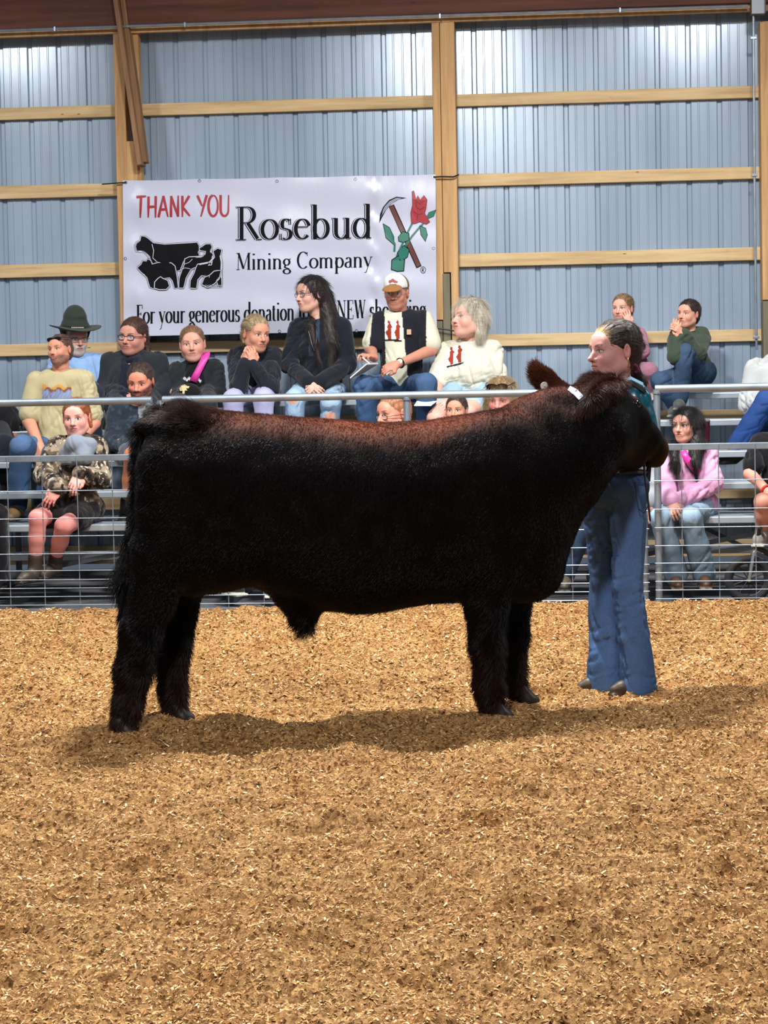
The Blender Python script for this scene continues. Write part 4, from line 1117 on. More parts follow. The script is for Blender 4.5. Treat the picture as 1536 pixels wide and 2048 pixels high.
def fig_print(P, N, px, c, cx, cy, k=1.0, tilt=0.0):
    """two rust-red standing figures over a black base line on a pale panel"""
    f = facing(N); x = (px[:, 0]-cx)/k; y = (px[:, 1]-cy)/k-tilt*(px[:, 0]-cx)/k
    c = lerp(c, (236, 238, 238), ((np.abs(x) < 17) & (np.abs(y) < 19) & f)*.8)
    for ox in (-8, 9):
        w_ = np.interp(y, [-19, -15, -12, -7, -2, 4, 9, 15, 18], [1.5, 3.2, 2.0, 5.5, 3.2, 5.6, 5, 3, 3.5]); off = np.interp(y, [-18, -5, 5, 18], [0, 1.5, -1.2, 1.5])
        c = lerp(c, (146, 50, 28), ((np.abs(x-ox-off) < w_) & (np.abs(y) < 18.5) & f)*1.)
    return lerp(c, (26, 24, 26), ((np.abs(x) < 18) & (y > 19) & (y < 23) & f)*1.)
def p_vest(P, N, px, c):
    f = facing(N)
    shirt = (np.abs(px[:, 0]-787-(px[:, 1]-640)*.06) < 17+(px[:, 1]-620)*.035) & f
    arm = (P-m7c) @ V([1, 0, 0]); shirt |= (px[:, 0] > 853+(px[:, 1]-690)*.0) | (px[:, 0] < 743-(px[:, 1]-650)*.1)
    c2 = lerp(c, (206, 206, 186), shirt*1.); c3 = fig_print(P, N, px, c2, 786, 660, 1.0)
    c = np.where(shirt[:, None] & (np.abs(px[:, 0]-786) < 22)[:, None], c3, c2)
    return c
m7c = W(795, 690, 13.15)
m7 = add(Y=13.15, hx=793, hh=(552, 620), ang=(-14, 6, 0), s=1.06, sh=[(757, 646), (848, 644)], el=[(742, 700, -.08), (862, 700, -.08)], wr=[(748, 716, -.34), (796, 728, -.36)], hip=[(778, 776), (828, 776)],
    kn=[(727, 772, -.45), (852, 768, -.42)], an=[(742, 905), (856, 905)], skin=(196, 136, 114), brow=(90, 66, 50), mous=(120, 96, 82), beard=((136, 104, 90), .3, False), gaze=(0, 0),
    hair=dict(style='short', col=(104, 88, 76), t=.006), top=dict(name='vest', col=(24, 26, 36), sleeve=.36, t=.020, collar=.020, paint=p_vest, fold=.008), bottom=dict(col=(46, 72, 106), fade=.25, **DEN), shoe=dict(col=(90, 70, 50), boot=True),
    hands=(dict(to=(726, 708, -.44), curl=1.0, n=(-.2, -.5, .9), thumb=.9), dict(to=(768, 738, -.40), curl=.8, n=(0, -.7, .6), thumb=.9)), glasses=dict(col=(160, 150, 150), rz=.019, rx=.026, th=.0013),
    label='person in a trucker cap, glasses, black vest and jeans writing on a paper pad')
def cap7(q, c):
    for x, z, r in ((-.018, .085, .012), (.0, .092, .014), (.016, .084, .011), (.028, .080, .008)): c = lerp(c, (150, 60, 50), (((q[:, 0]-x)**2+(q[:, 2]-z)**2 < r*r) & (q[:, 1] > .05))*.9)
    return lerp(c, (60, 60, 70), ((np.abs(q[:, 2]-.066) < .004) & (np.abs(q[:, 0]) < .026) & (q[:, 1] > .05))*.8)
cap_on(m7, paint=cap7)
J = m7['J']
MB().box(J((818, 664, -.142)), .016, .0025, .019, None, .001).build('vest_label', plain('vest_tag', (196, 160, 128), .7), m7['root'], label='small tan square label')
# wrist watch
wv = m7['wr'][1]; wd = nrm(m7['wr'][1]-m7['el'][1]); mb = MB()
q1 = nrm(np.cross(wd, [0, 0, 1])); q2 = np.cross(q1, wd); wc = wv-wd*.025
mb.tube([wc+.034*(math.cos(a)*q1+math.sin(a)*q2) for a in np.linspace(0, 2*math.pi, 17)[:-1]], .006, 6, closed=True); mb.build('watch_strap', M_BLACK, m7['root'], True)
fc = wc+nrm(V([0, -1, .35]))*.036
MB().lathe(fc, [(.001, -.004), (.018, -.004), (.019, .0), (.016, .004), (.001, .004)], 20, np.array([nrm([1, 0, 0]), nrm([0, .33, .94]), nrm([0, -.94, .33])])).build('watch_face', plain('watch_dial', (214, 216, 214), .3), m7['root'], True, 'white dial')
# notepad and pen
pad = thing('notepad', J((728, 742, -.45)), 'white paper pad resting on the knee of the man in the black vest', 'notepad')
a, b, c_, d = J((700, 757, -.58)), J((728, 745, -.42)), J((756, 728, -.42)), J((733, 729, -.60))
mb = MB(); up_ = V([0, 0, .008]); mb.box8([a, d, c_, b, a+up_, d+up_, c_+up_, b+up_]); mb.build('pages', M_PAPER, pad)
mb = MB(); mb.box8([p-V([0, 0, .003]) for p in (a, d, c_, b)]+[p-V([0, 0, .0005]) for p in (a, d, c_, b)]); mb.build('backing_card', plain('card', (150, 150, 150), .8), pad)
pen = thing('pen', J((730, 712, -.47)), 'white pen held by the man in the trucker cap', 'pen')
MB().tube([J((724, 714, -.47)), J((740, 728, -.45))], .005, 8).build('barrel', M_PAPER, pen, True)
MB().tube([J((721, 711, -.472)), J((724.5, 714.5, -.47))], .0052, 8).build('pen_cap', M_BLACK, pen, True)

def p_tee8(P, N, px, c):
    c = fig_print(P, N, px, c, 910, 710, .95, -.25); return c
w8 = add(Y=13.15, hx=938, hh=(597, 676), ang=(-52, -6, -2), s=1.08, sh=[(898, 704, .04), (988, 704, -.02)], el=[(874, 772, -.16), (992, 778, -.10)], wr=[(872, 800, -.38), (905, 797, -.38)], hip=[(918, 778), (980, 778)],
    legr=1.0, kn=[(872, 836, -.50), (936, 826, -.52)], an=[(885, 925), (940, 925)], fat=1.3, skin=(226, 172, 156), blush=.5, brow=(150, 120, 96), open=.6, belly=1.55, bust=1.5, lip=(190, 100, 104),
    hair=dict(style='bob', col=(150, 142, 124), col2=(226, 220, 204), t=.014, line=.055, locks=[((.07, -.03, .0), (.085, -.02, -.10), .035, .028), ((0, -.08, -.02), (.01, -.07, -.12), .055, .05), ((-.065, -.02, .0), (-.07, -.01, -.07), .03, .02)]),
    top=dict(col=(210, 208, 190), sleeve=.42, t=.020, fold=.012, paint=p_tee8), bottom=dict(name='shorts', col=(136, 164, 190), len=.34, **DEN), shoe=dict(col=(220, 220, 220)),
    hands=(dict(to=(868, 812, -.42), curl=.5, n=(-.3, -.5, .8)), dict(to=(890, 806, -.44), curl=.5, n=(.2, -.5, .8))),
    label='person with short blonde-grey hair in a cream printed t-shirt beside the wooden post')
pp = thing('paper_sheet', w8['J']((852, 806, -.52)), 'white paper sheet on the lap of the cream t-shirt woman', 'paper')
a, b, c_, d = [w8['J'](q) for q in ((828, 812, -.56), (862, 812, -.60), (874, 803, -.46), (834, 803, -.46))]
mb = MB(); mb.box8([a, b, c_, d]+[p+V([0, 0, .004]) for p in (a, b, c_, d)]); mb.build('sheet', M_PAPER, pp)

g9 = add(Y=13.25, hx=1245, hh=(588, 646), ang=(-22, 2, 0), s=.82, sh=[(1226, 676), (1276, 672)], el=[(1222, 715), (1284, 702, -.14)], wr=[(1240, 740), (1258, 652, -.17)], hip=[(1250, 745), (1276, 745)],
    kn=[(1262, 752), (1298, 742, -.30)], an=[(1262, 800), (1304, 785, -.2)], skin=(214, 160, 142), brow=(110, 80, 60), open=1.15, gaze=(-.001, .001), hair=dict(style='pulled', col=(92, 70, 52), col2=(160, 130, 92), t=.006),
    top=dict(name='hoodie', col=(160, 112, 132), t=.016, hood=True, fold=.009), bottom=dict(col=(150, 104, 124)), shoe=dict(col=(200, 190, 190)),
    hands=(None, dict(to=(1252, 622, -.16), curl=.45, n=(.3, -1, 0), side=1, s=.8, spread=.12)),
    label='person, a small girl in a mauve hoodie with one hand on her face')
b10 = add(Y=13.2, hx=1377, hh=(599, 656), ang=(-34, 0, 4), s=.88, sh=[(1354, 680, .02), (1404, 674)], el=[(1352, 712, -.28), (1394, 706, -.20)], wr=[(1354, 668, -.24), (1366, 670, -.26)], hip=[(1378, 752), (1402, 750)],
    kn=[(1320, 762, -.36), (1370, 706, -.28)], an=[(1352, 812, -.30), (1360, 798, -.36)], skin=(214, 158, 134), brow=(70, 48, 36), open=.9, gaze=(.001, .001), hair=dict(style='crop', col=(36, 28, 26), t=.007, line=.056),
    top=dict(name='hoodie', col=(58, 70, 58), t=.018, hood=True, cuff=True, fold=.012), bottom=dict(col=(34, 56, 80), fade=.3, **DEN), shoe=dict(col=(70, 74, 74), sole=(120, 124, 120), s=.95),
    toe=[(-.3, -1, 0), (-.2, -1, 0)], hands=(dict(to=(1354, 644, -.28), curl=1.1, n=(-.2, -1, .2), s=.85, side=-1), dict(to=(1348, 650, -.32), curl=.9, n=(.1, -1, .4), s=.85)),
    label='person, a small boy in a green hoodie with a hand over his mouth')
g11 = add(Y=12.95, hx=1566, hh=(630, 705), ang=(-20, 5, 0), s=1.08, sh=[(1512, 742), (1602, 740)], el=[(1500, 806, -.06), (1620, 806)], wr=[(1545, 808, -.34), (1570, 808)], hip=[(1540, 838), (1590, 838)],
    kn=[(1536, 800, -.46), (1620, 820)], an=[(1472, 892, -.40), (1620, 930)], skin=(210, 156, 136), hair=dict(style='short', col=(60, 50, 44)), top=dict(name='hoodie', col=(186, 190, 192), t=.026, hood=True, cuff=True, fold=.016, collar=.026),
    bottom=dict(col=(34, 66, 124), fade=.15, **DEN), shoe=dict(col=(66, 58, 44), sole=(40, 36, 30), boot=True), toe=[(-.75, -.5, -.5), (0, -1, 0)],
    label='person in a light grey hooded sweatshirt and blue jeans cut off by the right edge')

# --- middle rows
def p_mtn(P, N, px, c):
    f = facing(N); x = px[:, 0]; y = px[:, 1]
    zig = 787-6*np.abs(np.sin((x-80)*.13))-3*np.abs(np.sin((x-80)*.31))
    band = (x > 84) & (x < 143) & f
    c = lerp(c, (196, 140, 62), (band & (y > 772+4*np.sin(x*.2)) & (y < zig+1))*.9)
    c = lerp(c, (110, 66, 50), (band & (y > 777+3*np.sin(x*.3+1)) & (y < zig+2))*.9)
    return lerp(c, (112, 132, 180), (band & (y >= zig) & (y < 799))*(.6+.4*(np.sin(x*.9+y*.6) > 0)))
m12 = add(Y=12.45, hx=120, hh=(668, 731), ang=(-34, -2, -5), s=1.1, sh=[(74, 764), (170, 762)], el=[(58, 842), (188, 846)], wr=[(80, 893, -.36), (150, 893, -.30)], hip=[(92, 905), (146, 905)],
    kn=[(44, 893, -.46), (108, 908, -.44)], an=[(34, 1010, -.34), (88, 1004, -.34)], skin=(204, 142, 118), brow=(90, 64, 48), beard=((92, 76, 70), .8, False), open=.7, hair=dict(style='crop', col=(70, 50, 44), t=.003, line=.072),
    top=dict(col=(178, 168, 132), sleeve=.40, t=.014, paint=p_mtn, fold=.007), bottom=dict(col=(58, 84, 118), fade=.28, **DEN), shoe=dict(col=(120, 96, 66), boot=True), hands=(dict(to=(82, 912, -.40), curl=.4), dict(to=(145, 908))),
    label='person in a khaki t-shirt with a mountain print, sunglasses pushed up on his head')
glasses(m12, col=(20, 14, 14), up=.078, back=.022, dark=True, rx=.03, rz=.014, th=.0024)

def p_m13(P, N, px, c):
    n = fbm(P, 38, 2, 3); c = c*(1+.9*np.clip(n, 0, 1)[:, None]*(n > .25)[:, None]*2.2)
    return lerp(c, (132, 136, 140), ((np.abs(px[:, 0]-289-(px[:, 1]-820)*.02) < 12) & facing(N))*1.)
m13 = add(Y=12.45, hx=281, hh=(726, 801), ang=(-16, 12, 0), hd=-.10, s=1.06, sh=[(236, 826), (318, 828)], el=[(226, 884, -.12), (330, 890)], wr=[(268, 898, -.34), (300, 898)], hip=[(262, 905), (312, 905)],
    legr=1.0, kn=[(266, 912, -.50), (330, 905, -.45)], an=[(254, 1028, -.34), (320, 1020)], skin=(206, 134, 110), brow=(60, 42, 34), beard=((54, 38, 32), .95, True), open=.7, hair=dict(style='crop', col=(46, 34, 30), t=.006, line=.068, bald=False),
    top=dict(name='jacket', col=(34, 44, 56), t=.018, collar=.014, paint=p_m13, fold=.011), bottom=dict(name='shorts', col=(74, 78, 92), len=.40), shoe=dict(col=(30, 28, 28), boot=True),
    bodypaint=lambda P, K: K*np.where((proj(P)[:, 1] > 880)[:, None], s2l((196, 124, 92))/s2l((206, 134, 110)), 1.0),
    label='person with a dark beard in a patterned dark jacket and shorts beside the fence post')
add(Y=12.2, hx=787, hh=(786, 866), ang=(-52, 6, 0), s=1.0, sh=[(742, 892), (832, 890)], el=[(738, 950), (840, 950)], wr=[(765, 965), (810, 965)], hip=[(765, 975), (812, 975)], kn=[(760, 975), (815, 975)], an=[(760, 1090), (815, 1090)],
    skin=(212, 150, 128), brow=(140, 96, 70), open=.7, hair=dict(style='crop', col=(126, 84, 58), t=.005, line=.078), top=dict(col=(90, 96, 110)), bottom=dict(col=(60, 66, 84)), shoe=dict(col=(50, 50, 50)),
    glasses=dict(col=(14, 14, 16), rz=.013, th=.0020, up=-.012), label='person with short auburn hair and dark glasses, peering over the back of the steer')
add(Y=12.2, hx=913, hh=(790, 852), ang=(-14, 0, 0), s=.75, sh=[(884, 874), (942, 874)], el=[(880, 925), (946, 925)], wr=[(900, 945), (925, 945)], hip=[(898, 965), (930, 965)], kn=[(895, 965, -.3), (932, 965, -.3)], an=[(895, 1040, -.3), (932, 1040, -.3)],
    skin=(200, 144, 118), brow=(60, 42, 34), open=1.1, hair=dict(style='crop', col=(46, 34, 30), t=.005, line=.062), top=dict(col=(120, 60, 50)), bottom=dict(col=(50, 60, 80)), shoe=dict(col=(50, 50, 50)),
    label='person, a small dark-haired boy whose eyes show just above the steer')
w16 = add(Y=12.5, hx=1002, hh=(756, 834), ang=(-14, 14, 0), s=1.0, hd=-.1, sh=[(955, 860), (1046, 860)], el=[(948, 920), (1052, 920)], wr=[(975, 930), (1020, 930)], hip=[(980, 920), (1026, 920)], kn=[(975, 925), (1030, 925)], an=[(975, 1030), (1030, 1030)],
    skin=(216, 146, 134), blush=.6, brow=(110, 84, 66), open=.5, hair=dict(style='long', col=(110, 90, 66), col2=(200, 174, 130), t=.010, line=.058, falls=[[(980, 790, -.1, .03), (975, 830, -.08, .035), (978, 870, -.05, .03)], [(1030, 785, -.08, .03), (1036, 830, -.06, .035), (1034, 870, -.05, .03)]]),
    top=dict(col=(70, 80, 96)), bottom=dict(col=(50, 60, 80)), shoe=dict(col=(50, 50, 50)), label='person with sunglasses pushed up on long fair hair, behind the steer neck')
glasses(w16, col=(24, 16, 18), up=.088, back=.016, dark=True, rx=.032, rz=.018, th=.003)
add(Y=12.95, hx=-48, hh=(735, 800), ang=(0, 0, 0), sh=[(-60, 826), (22, 828)], el=[(-70, 880), (34, 868)], wr=[(-50, 895), (22, 888, -.2)], hip=[(-50, 860), (-5, 860)], kn=[(-50, 880), (8, 890)], an=[(-50, 985), (6, 985)],
    skin=(206, 150, 130), hair=dict(style='short', col=(60, 46, 40)), top=dict(col=(22, 22, 26), sleeve=.5, t=.016), bottom=dict(col=(26, 30, 40)), shoe=dict(col=(40, 34, 30)),
    label='person in a black t-shirt mostly outside the left edge, behind the khaki shirt')

# --- front row
def camo(P, N, px, c):
    a = fbm(P, 22, 3, 41); b = fbm(P*[1, 1, .6], 34, 2, 47); d = fbm(P, 60, 2, 51)
    c = np.tile(s2l((92, 78, 62)), (len(P), 1)); c[a > .18] = s2l((52, 44, 36)); c[(b > .35)] = s2l((26, 22, 20)); c[(a < -.35)] = s2l((150, 136, 116)); c[(d > .62)] = s2l((196, 186, 168))
    return c
f18 = add(Y=11.62, hx=153, hh=(797, 874), ang=(-14, 4, -3), s=1.0, sh=[(112, 896), (192, 896)], el=[(88, 950, -.10), (202, 958, -.10)], wr=[(118, 976, -.30), (160, 948, -.24)], hip=[(128, 1022), (178, 1022)],
    legr=1.0, kn=[(76, 1036, -.36), (128, 1052, -.37)], an=[(70, 1138, -.30), (108, 1128, -.18)], skin=(224, 164, 152), blush=.5, brow=(150, 90, 60), open=.95, iris=(70, 80, 90), bust=.7,
    hair=dict(style='pulled', col=(120, 62, 36), col2=(176, 102, 62), t=.008, locks=[((.07, -.02, .0), (.082, -.01, -.06), .018, .01)]),
    top=dict(name='jacket', col=(92, 78, 62), t=.020, paint=camo, fold=.010, collar=.018), bottom=dict(name='shorts', col=(20, 18, 20), len=.30), shoe=dict(col=(64, 54, 44), sole=(26, 24, 22), boot=True, s=.92),
    toe=[(-.45, -1, 0), (-.2, -1, 0)], hands=(dict(to=(100, 1000, -.33), curl=.45, n=(0, -1, .3), spread=.1), dict(to=(152, 962, -.28), curl=.55, n=(0, -1, .3))),
    bodypaint=lambda P, K: K*np.where((proj(P)[:, 1] > 1000)[:, None], s2l((222, 146, 140))/s2l((224, 164, 152)), 1.0),
    label='person in a camouflage jacket and black shorts with red hair, front row left')
hb = Vol(.006); Jq = f18['J']; hb.chain([Jq((128, 905, -.13)), Jq((150, 888, -.17)), Jq((180, 890, -.15))], [.035, .055, .04], .04); hb.chain([Jq((180, 890, -.15)), Jq((168, 915, -.18)), Jq((130, 922, -.16))], [.04, .05, .03], .04)
P, Q = hb.mesh(); N = vnorm(P, Q); P = folds(P, N, .010, 5); put('hood', P, Q, M_CLOTH, f18['root'], s2l((126, 136, 150)), label='grey fleece hood bunched on the chest')

f19 = add(Y=11.66, hx=1372, hh=(815, 885), ang=(-30, 2, 0), s=.94, sh=[(1340, 912), (1412, 910)], el=[(1328, 966, -.12), (1428, 968, -.10)], wr=[(1342, 1002, -.33), (1362, 1002, -.30)], hip=[(1362, 1020), (1406, 1018)],
    kn=[(1322, 1036, -.38), (1380, 1034, -.36)], an=[(1352, 1148, -.26), (1408, 1146, -.22)], skin=(212, 158, 140), brow=(40, 28, 26), iris=(34, 24, 22), gaze=(-.002, 0), lip=(190, 84, 84), blush=.35,
    hair=dict(style='long', col=(10, 8, 10), col2=(34, 28, 32), t=.010, wide=-.002, falls=[[(1358, 872, .03, .03), (1348, 898, -.08, .028), (1350, 925, -.15, .024), (1356, 948, -.165, .008)],
        [(1392, 845, -.03, .05), (1394, 885, -.06, .052), (1388, 925, -.13, .038), (1392, 950, -.15, .010)]]),
    top=dict(name='sweatshirt', col=(214, 160, 196), t=.020, cuff=True, fold=.013), bottom=dict(col=(118, 142, 162), fade=.35, flare=.07, **DEN), shoe=dict(col=(70, 48, 36), sole=(110, 90, 70), boot=True),
    hands=(dict(to=(1350, 1020, -.40), curl=.6, n=(-.3, -.7, .6)), dict(to=(1342, 1018, -.40), curl=.65, n=(.3, -.7, .6))),
    label='person with long black hair in a pink sweatshirt and pale jeans, front row right')
sash(f19, [(1360, 905, 1372, 898, -.145), (1366, 918, 1378, 912, -.160), (1380, 938, 1392, 928, -.165), (1394, 952, 1402, 942, -.158)], 0, 'sash2', (216, 50, 150))
f20 = add(Y=11.66, hx=1590, hh=(800, 875), s=.95, sh=[(1520, 890), (1600, 890)], el=[(1500, 948, -.10), (1620, 950)], wr=[(1538, 985, -.28), (1590, 990)], hip=[(1545, 1020), (1590, 1020)],
    legr=1.0, kn=[(1526, 1004, -.40), (1600, 1020)], an=[(1524, 1062, -.26), (1600, 1120)], skin=(212, 148, 128), hair=dict(style='short', col=(60, 46, 40)), top=dict(col=(18, 20, 26), sleeve=.34, t=.018), bottom=dict(name='shorts', col=(60, 64, 72), len=.3),
    shoe=dict(col=(150, 146, 140), sole=(200, 200, 190)), toe=[(-.3, -1, 0), (0, -1, 0)], hands=(dict(to=(1560, 990)), None), label='person in a black t-shirt and shorts at the right edge above the small bicycle')
wb = f20['wr'][0]-nrm(f20['wr'][0]-f20['el'][0])*.03; ww = nrm(f20['wr'][0]-f20['el'][0]); q1 = nrm(np.cross(ww, [0, 0, 1])); q2 = np.cross(q1, ww)
MB().tube([wb+.036*(math.cos(a)*q1+math.sin(a)*q2) for a in np.linspace(0, 2*math.pi, 17)[:-1]], .007, 6, closed=True).build('wristband', plain('red_band', (200, 40, 48), .5), f20['root'], True, 'red wristband')
add(Y=11.62, hx=-70, hh=(800, 875), sh=[(-110, 900), (-30, 900)], el=[(-115, 955), (-28, 958)], wr=[(-80, 990), (-45, 990)], hip=[(-90, 1022), (-50, 1022)], kn=[(-80, 1036), (-8, 1030, -.36)], an=[(-80, 1140), (-4, 1150, -.26)],
    hair=dict(style='short', col=(50, 40, 36)), top=dict(col=(60, 30, 60)), bottom=dict(col=(20, 20, 26), flare=.06), shoe=dict(col=(24, 22, 22), boot=True), label='person in black trousers, only one leg in view at the left edge')
add(Y=11.64, hx=1236, hh=(826, 900), ang=(-10, 0, 0), s=1.0, sh=[(1194, 922), (1284, 922)], el=[(1180, 975), (1304, 972, -.06)], wr=[(1172, 1004, -.34), (1292, 1008, -.28)], hip=[(1218, 1024), (1262, 1024)],
    kn=[(1172, 1030, -.40), (1240, 1036)], an=[(1128, 1148, -.30), (1196, 1152, -.24)], hair=dict(style='short', col=(60, 46, 40)), top=dict(name='sweatshirt', col=(150, 156, 162), t=.022, fold=.012), bottom=dict(col=(54, 78, 108), flare=.062, fade=.25, **DEN), shoe=dict(col=(74, 66, 56), boot=True),
    hands=(dict(to=(1150, 1014, -.40), curl=.5), None), label='person in a grey sweatshirt and jeans mostly hidden behind the handler')
add(Y=11.64, hx=500, hh=(866, 926), ang=(0, 0, 0), s=.8, sh=[(468, 944), (532, 944)], el=[(462, 985), (538, 985)], wr=[(480, 1010), (520, 1010)], hip=[(484, 1030), (520, 1030)], kn=[(470, 1040, -.34), (540, 1040, -.34)], an=[(452, 1158, -.22), (540, 1160, -.22)],
    hair=dict(style='short', col=(60, 46, 40)), top=dict(col=(70, 80, 90)), bottom=dict(col=(30, 34, 46)), shoe=dict(col=(30, 32, 38), sole=(206, 206, 186), s=1.35), toe=[(.8, -.9, 0), (.2, -1, 0)],
    label='person hidden behind the steer, a dark shoe with pale sole showing under its belly')

# --- the handler
gh = G(1262, 1388); HY = gh[1]-.0
def p_teal(P, N, px, c):
    n = noise(P, 160, 3); return c*(1+.55*np.clip(n, -.6, 1))[:, None]
H = add(Y=HY, hx=1229, hh=(641, 760), hres=.0022, ang=(-58, 2, 0), s=.98, hd=.0, sh=[(1188, 812, .08), (1272, 800, -.05)], el=[(1180, 885, .05), (1296, 886, -.06)], wr=[(1210, 900, -.05), (1262, 915, -.10)],
    hip=[(1200, 985, .05), (1258, 985, -.05)], kn=[(1208, 1165, .05), (1254, 1172, -.06)], an=[(1210, 1352, .06), (1276, 1358, -.04)], skin=(206, 152, 144), blush=.35, brow=(104, 76, 62), brow_s=.6, iris=(80, 96, 104), gaze=(-.004, -.001), lip=(186, 104, 106), open=.75, nose=1.1,
    hair=dict(style='pony', col=(30, 22, 20), col2=(64, 48, 38), t=.007, line=.070, front=(190, 164, 118), falls=[[(1268, 735, .06, .022), (1280, 765, .09, .028), (1284, 795, .08, .016)]]),
    top=dict(tuck=True, col=(0, 84, 104), t=.012, collar=.012, fold=.007, paint=p_teal, mat=attr_mat('satin', .3, .6)), bottom=dict(col=(54, 84, 126), drop=.035, flare=.078, k=.012, thigh=.92, fade=.35, t=.005, fold=.007, **DEN), shoe=dict(col=(66, 52, 38), sole=(60, 46, 34), boot=True, s=.74),
    toe=[(-1, -.3, 0), (-1, -.35, 0)], hands=(dict(to=(1230, 905, -.06), curl=1.1), dict(to=(1240, 905, -.1), curl=1.1)), label='person in a teal show shirt and flared jeans standing behind the head of the steer')
J = H['J']; hr = H['root']
MB().tube([J((1268, 728, -.02)), J((1274, 732, -.015)), J((1278, 742, 0)), J((1272, 744, .02)), J((1266, 738, .02)), J((1268, 728, -.02))], .006, 8).build('hair_tie', plain('tie_pink', (120, 40, 90), .6), hr, True, 'magenta hair tie')
Le = lambda x, y, z: H['hc']+H['hs']*(V([x, y, z])@H['R'])
mb = MB(); mb.tube([Le(.088, -.006, -.032), Le(.091, -.004, -.042), Le(.090, -.004, -.050)], .0022, 6)
for k in range(3): mb.lathe(Le(.092, -.004+.003*(k-1), -.052-.008*k), [(.0005, -.004), (.004, 0), (.0005, .004)], 8)
mb.build('earring', M_GOLD, hr, True)
# number harness: pale and dark strap over the shoulder, black panel down the back
mb = MB(); pts = [J((1236, 762, -.10)), J((1262, 757, -.11)), J((1284, 768, -.09)), J((1296, 790, -.03))]
for i in range(3): mb.bar(pts[i], pts[i+1]+nrm(pts[i+1]-pts[i])*.004, .016, .006, up=(.2, -.8, .6), bev=.001)
mb.build('harness_piping', plain('harness_pale', (150, 205, 236), .5), hr, label='pale blue harness strap')
mb = MB(); pts = [J((1240, 770, -.112)), J((1264, 766, -.118)), J((1286, 780, -.10)), J((1300, 815, -.05)), J((1304, 850, -.02)), J((1300, 905, .0)), J((1296, 960, -.02))]
for i in range(6): mb.bar(pts[i], pts[i+1]+nrm(pts[i+1]-pts[i])*.006, .022, .010, up=(.6, -.7, .2), bev=.002)
mb.build('harness', plain('harness_black', (16, 16, 20), .6), hr, label='black number harness strap')
# belt with bright glints and back pocket
pv = H['hip'][1]; 
mb = MB(); mb.tube([J((1172, 958, -.02)), J((1200, 954, -.12)), J((1240, 946, -.17)), J((1272, 942, -.14)), J((1290, 944, -.04)), J((1288, 946, .04))], .011, 8); mb.build('belt', plain('belt_leather', (26, 22, 24), .4), hr, True)
mb = MB(); mb.box(J((1192, 955, -.115)), .02, .006, .016, None, .003); mb.build('belt_buckle', M_SILVER, hr)
pk = [J((1268, 965, -.17)), J((1296, 968, -.08)), J((1297, 1010, -.09)), J((1288, 1026, -.13)), J((1277, 1018, -.165))]
mb = MB(); 
for i in range(5): mb.bar(pk[i], pk[(i+1) % 5], .0035, .003)
mb.build('back_pocket', plain('stitching', (24, 40, 72), .8), hr)

# --- tumbler on the bench, balance bike
cup = thing('tumbler', W(1409, 899, 12.47)*[1, 1, 0]+[0, 0, .8816], 'dark red insulated tumbler standing on the bench behind the pink-sweatshirt girl', 'cup')
cb = W(1409, 899, 12.47); cb[2] = .8830
MB().lathe(cb, [(.030, 0), (.033, .004), (.036, .09), (.040, .19), (.040, .20), (.036, .20)], 28).build('cup_body', plain('tumbler_red', (92, 16, 32), .3, .4), cup, True)
MB().lathe(cb+V([0, 0, .198]), [(.041, 0), (.042, .008), (.036, .014), (.002, .014)], 28).build('lid', plain('lid_grey', (150, 150, 155), .3, .5), cup, True)

bk = W(1497, 1140, 11.28); bk[2] = .125
bike = thing('balance_bike', bk*[1, 1, 0], 'small black balance bicycle standing by the fence at the right edge', 'bicycle')
Rw = np.array([nrm([0, 0, 1]), nrm([1, .15, 0]), nrm([.15, -1, 0])])
def ring(c, r, tr, mat, name, parent, n=40):
    pts = [c+r*(math.cos(a)*Rw[0]+math.sin(a)*Rw[1]) for a in np.linspace(0, 2*math.pi, n+1)[:-1]]
    return MB().tube(pts, tr, 10, closed=True).build(name, mat, parent, True)
for wc_ in (bk, bk+V([.52, .06, 0])):
    wh = ring(wc_, .128, .024, plain('tyre', (30, 30, 32), .8), 'wheel', bike)
    ring(wc_, .106, .009, plain('rim', (60, 60, 66), .4, .6), 'rim', wh)
    mb = MB()
    for k in range(10):
        a = 2*math.pi*k/10; mb.tube([wc_, wc_+.104*(math.cos(a)*Rw[0]+math.sin(a)*Rw[1])], .004, 6)
    mb.build('spokes', plain('spoke', (24, 24, 26), .5), wh, True)
    MB().lathe(wc_-V([0, .03, 0]), [(.001, 0), (.014, 0), (.014, .06), (.001, .06)], 14, np.array([[1, 0, 0], [0, 0, 1], [0, 1., 0]])).build('hub', M_SILVER, wh, True)
fm = plain('bike_frame', (22, 22, 26), .35)
mb = MB(); mb.tube([bk+V([0, -.035, 0]), bk+V([.03, -.035, .17]), bk+V([.05, 0, .2])], .010, 8); mb.tube([bk+V([0, .035, 0]), bk+V([.03, .035, .17]), bk+V([.05, 0, .2])], .010, 8); mb.build('fork', plain('fork_grey', (150, 155, 160), .35, .6), bike, True)
mb = MB(); mb.tube([bk+V([.05, 0, .2]), bk+V([.2, .02, .12]), bk+V([.36, .04, .14]), bk+V([.52, .06, 0])], .016, 8); mb.tube([bk+V([.36, .04, .14]), bk+V([.38, .04, .24])], .012, 8); mb.build('frame', fm, bike, True)
MB().tube([bk+V([.05, 0, .2]), bk+V([.07, 0, .32])], .011, 8).build('stem', fm, bike, True)
MB().tube([bk+V([.06, -.16, .33]), bk+V([.07, 0, .32]), bk+V([.08, .16, .33])], .010, 8).build('handlebar', fm, bike, True)
MB().box(bk+V([.39, .04, .255]), .09, .045, .018, None, .012).build('saddle', fm, bike, True)

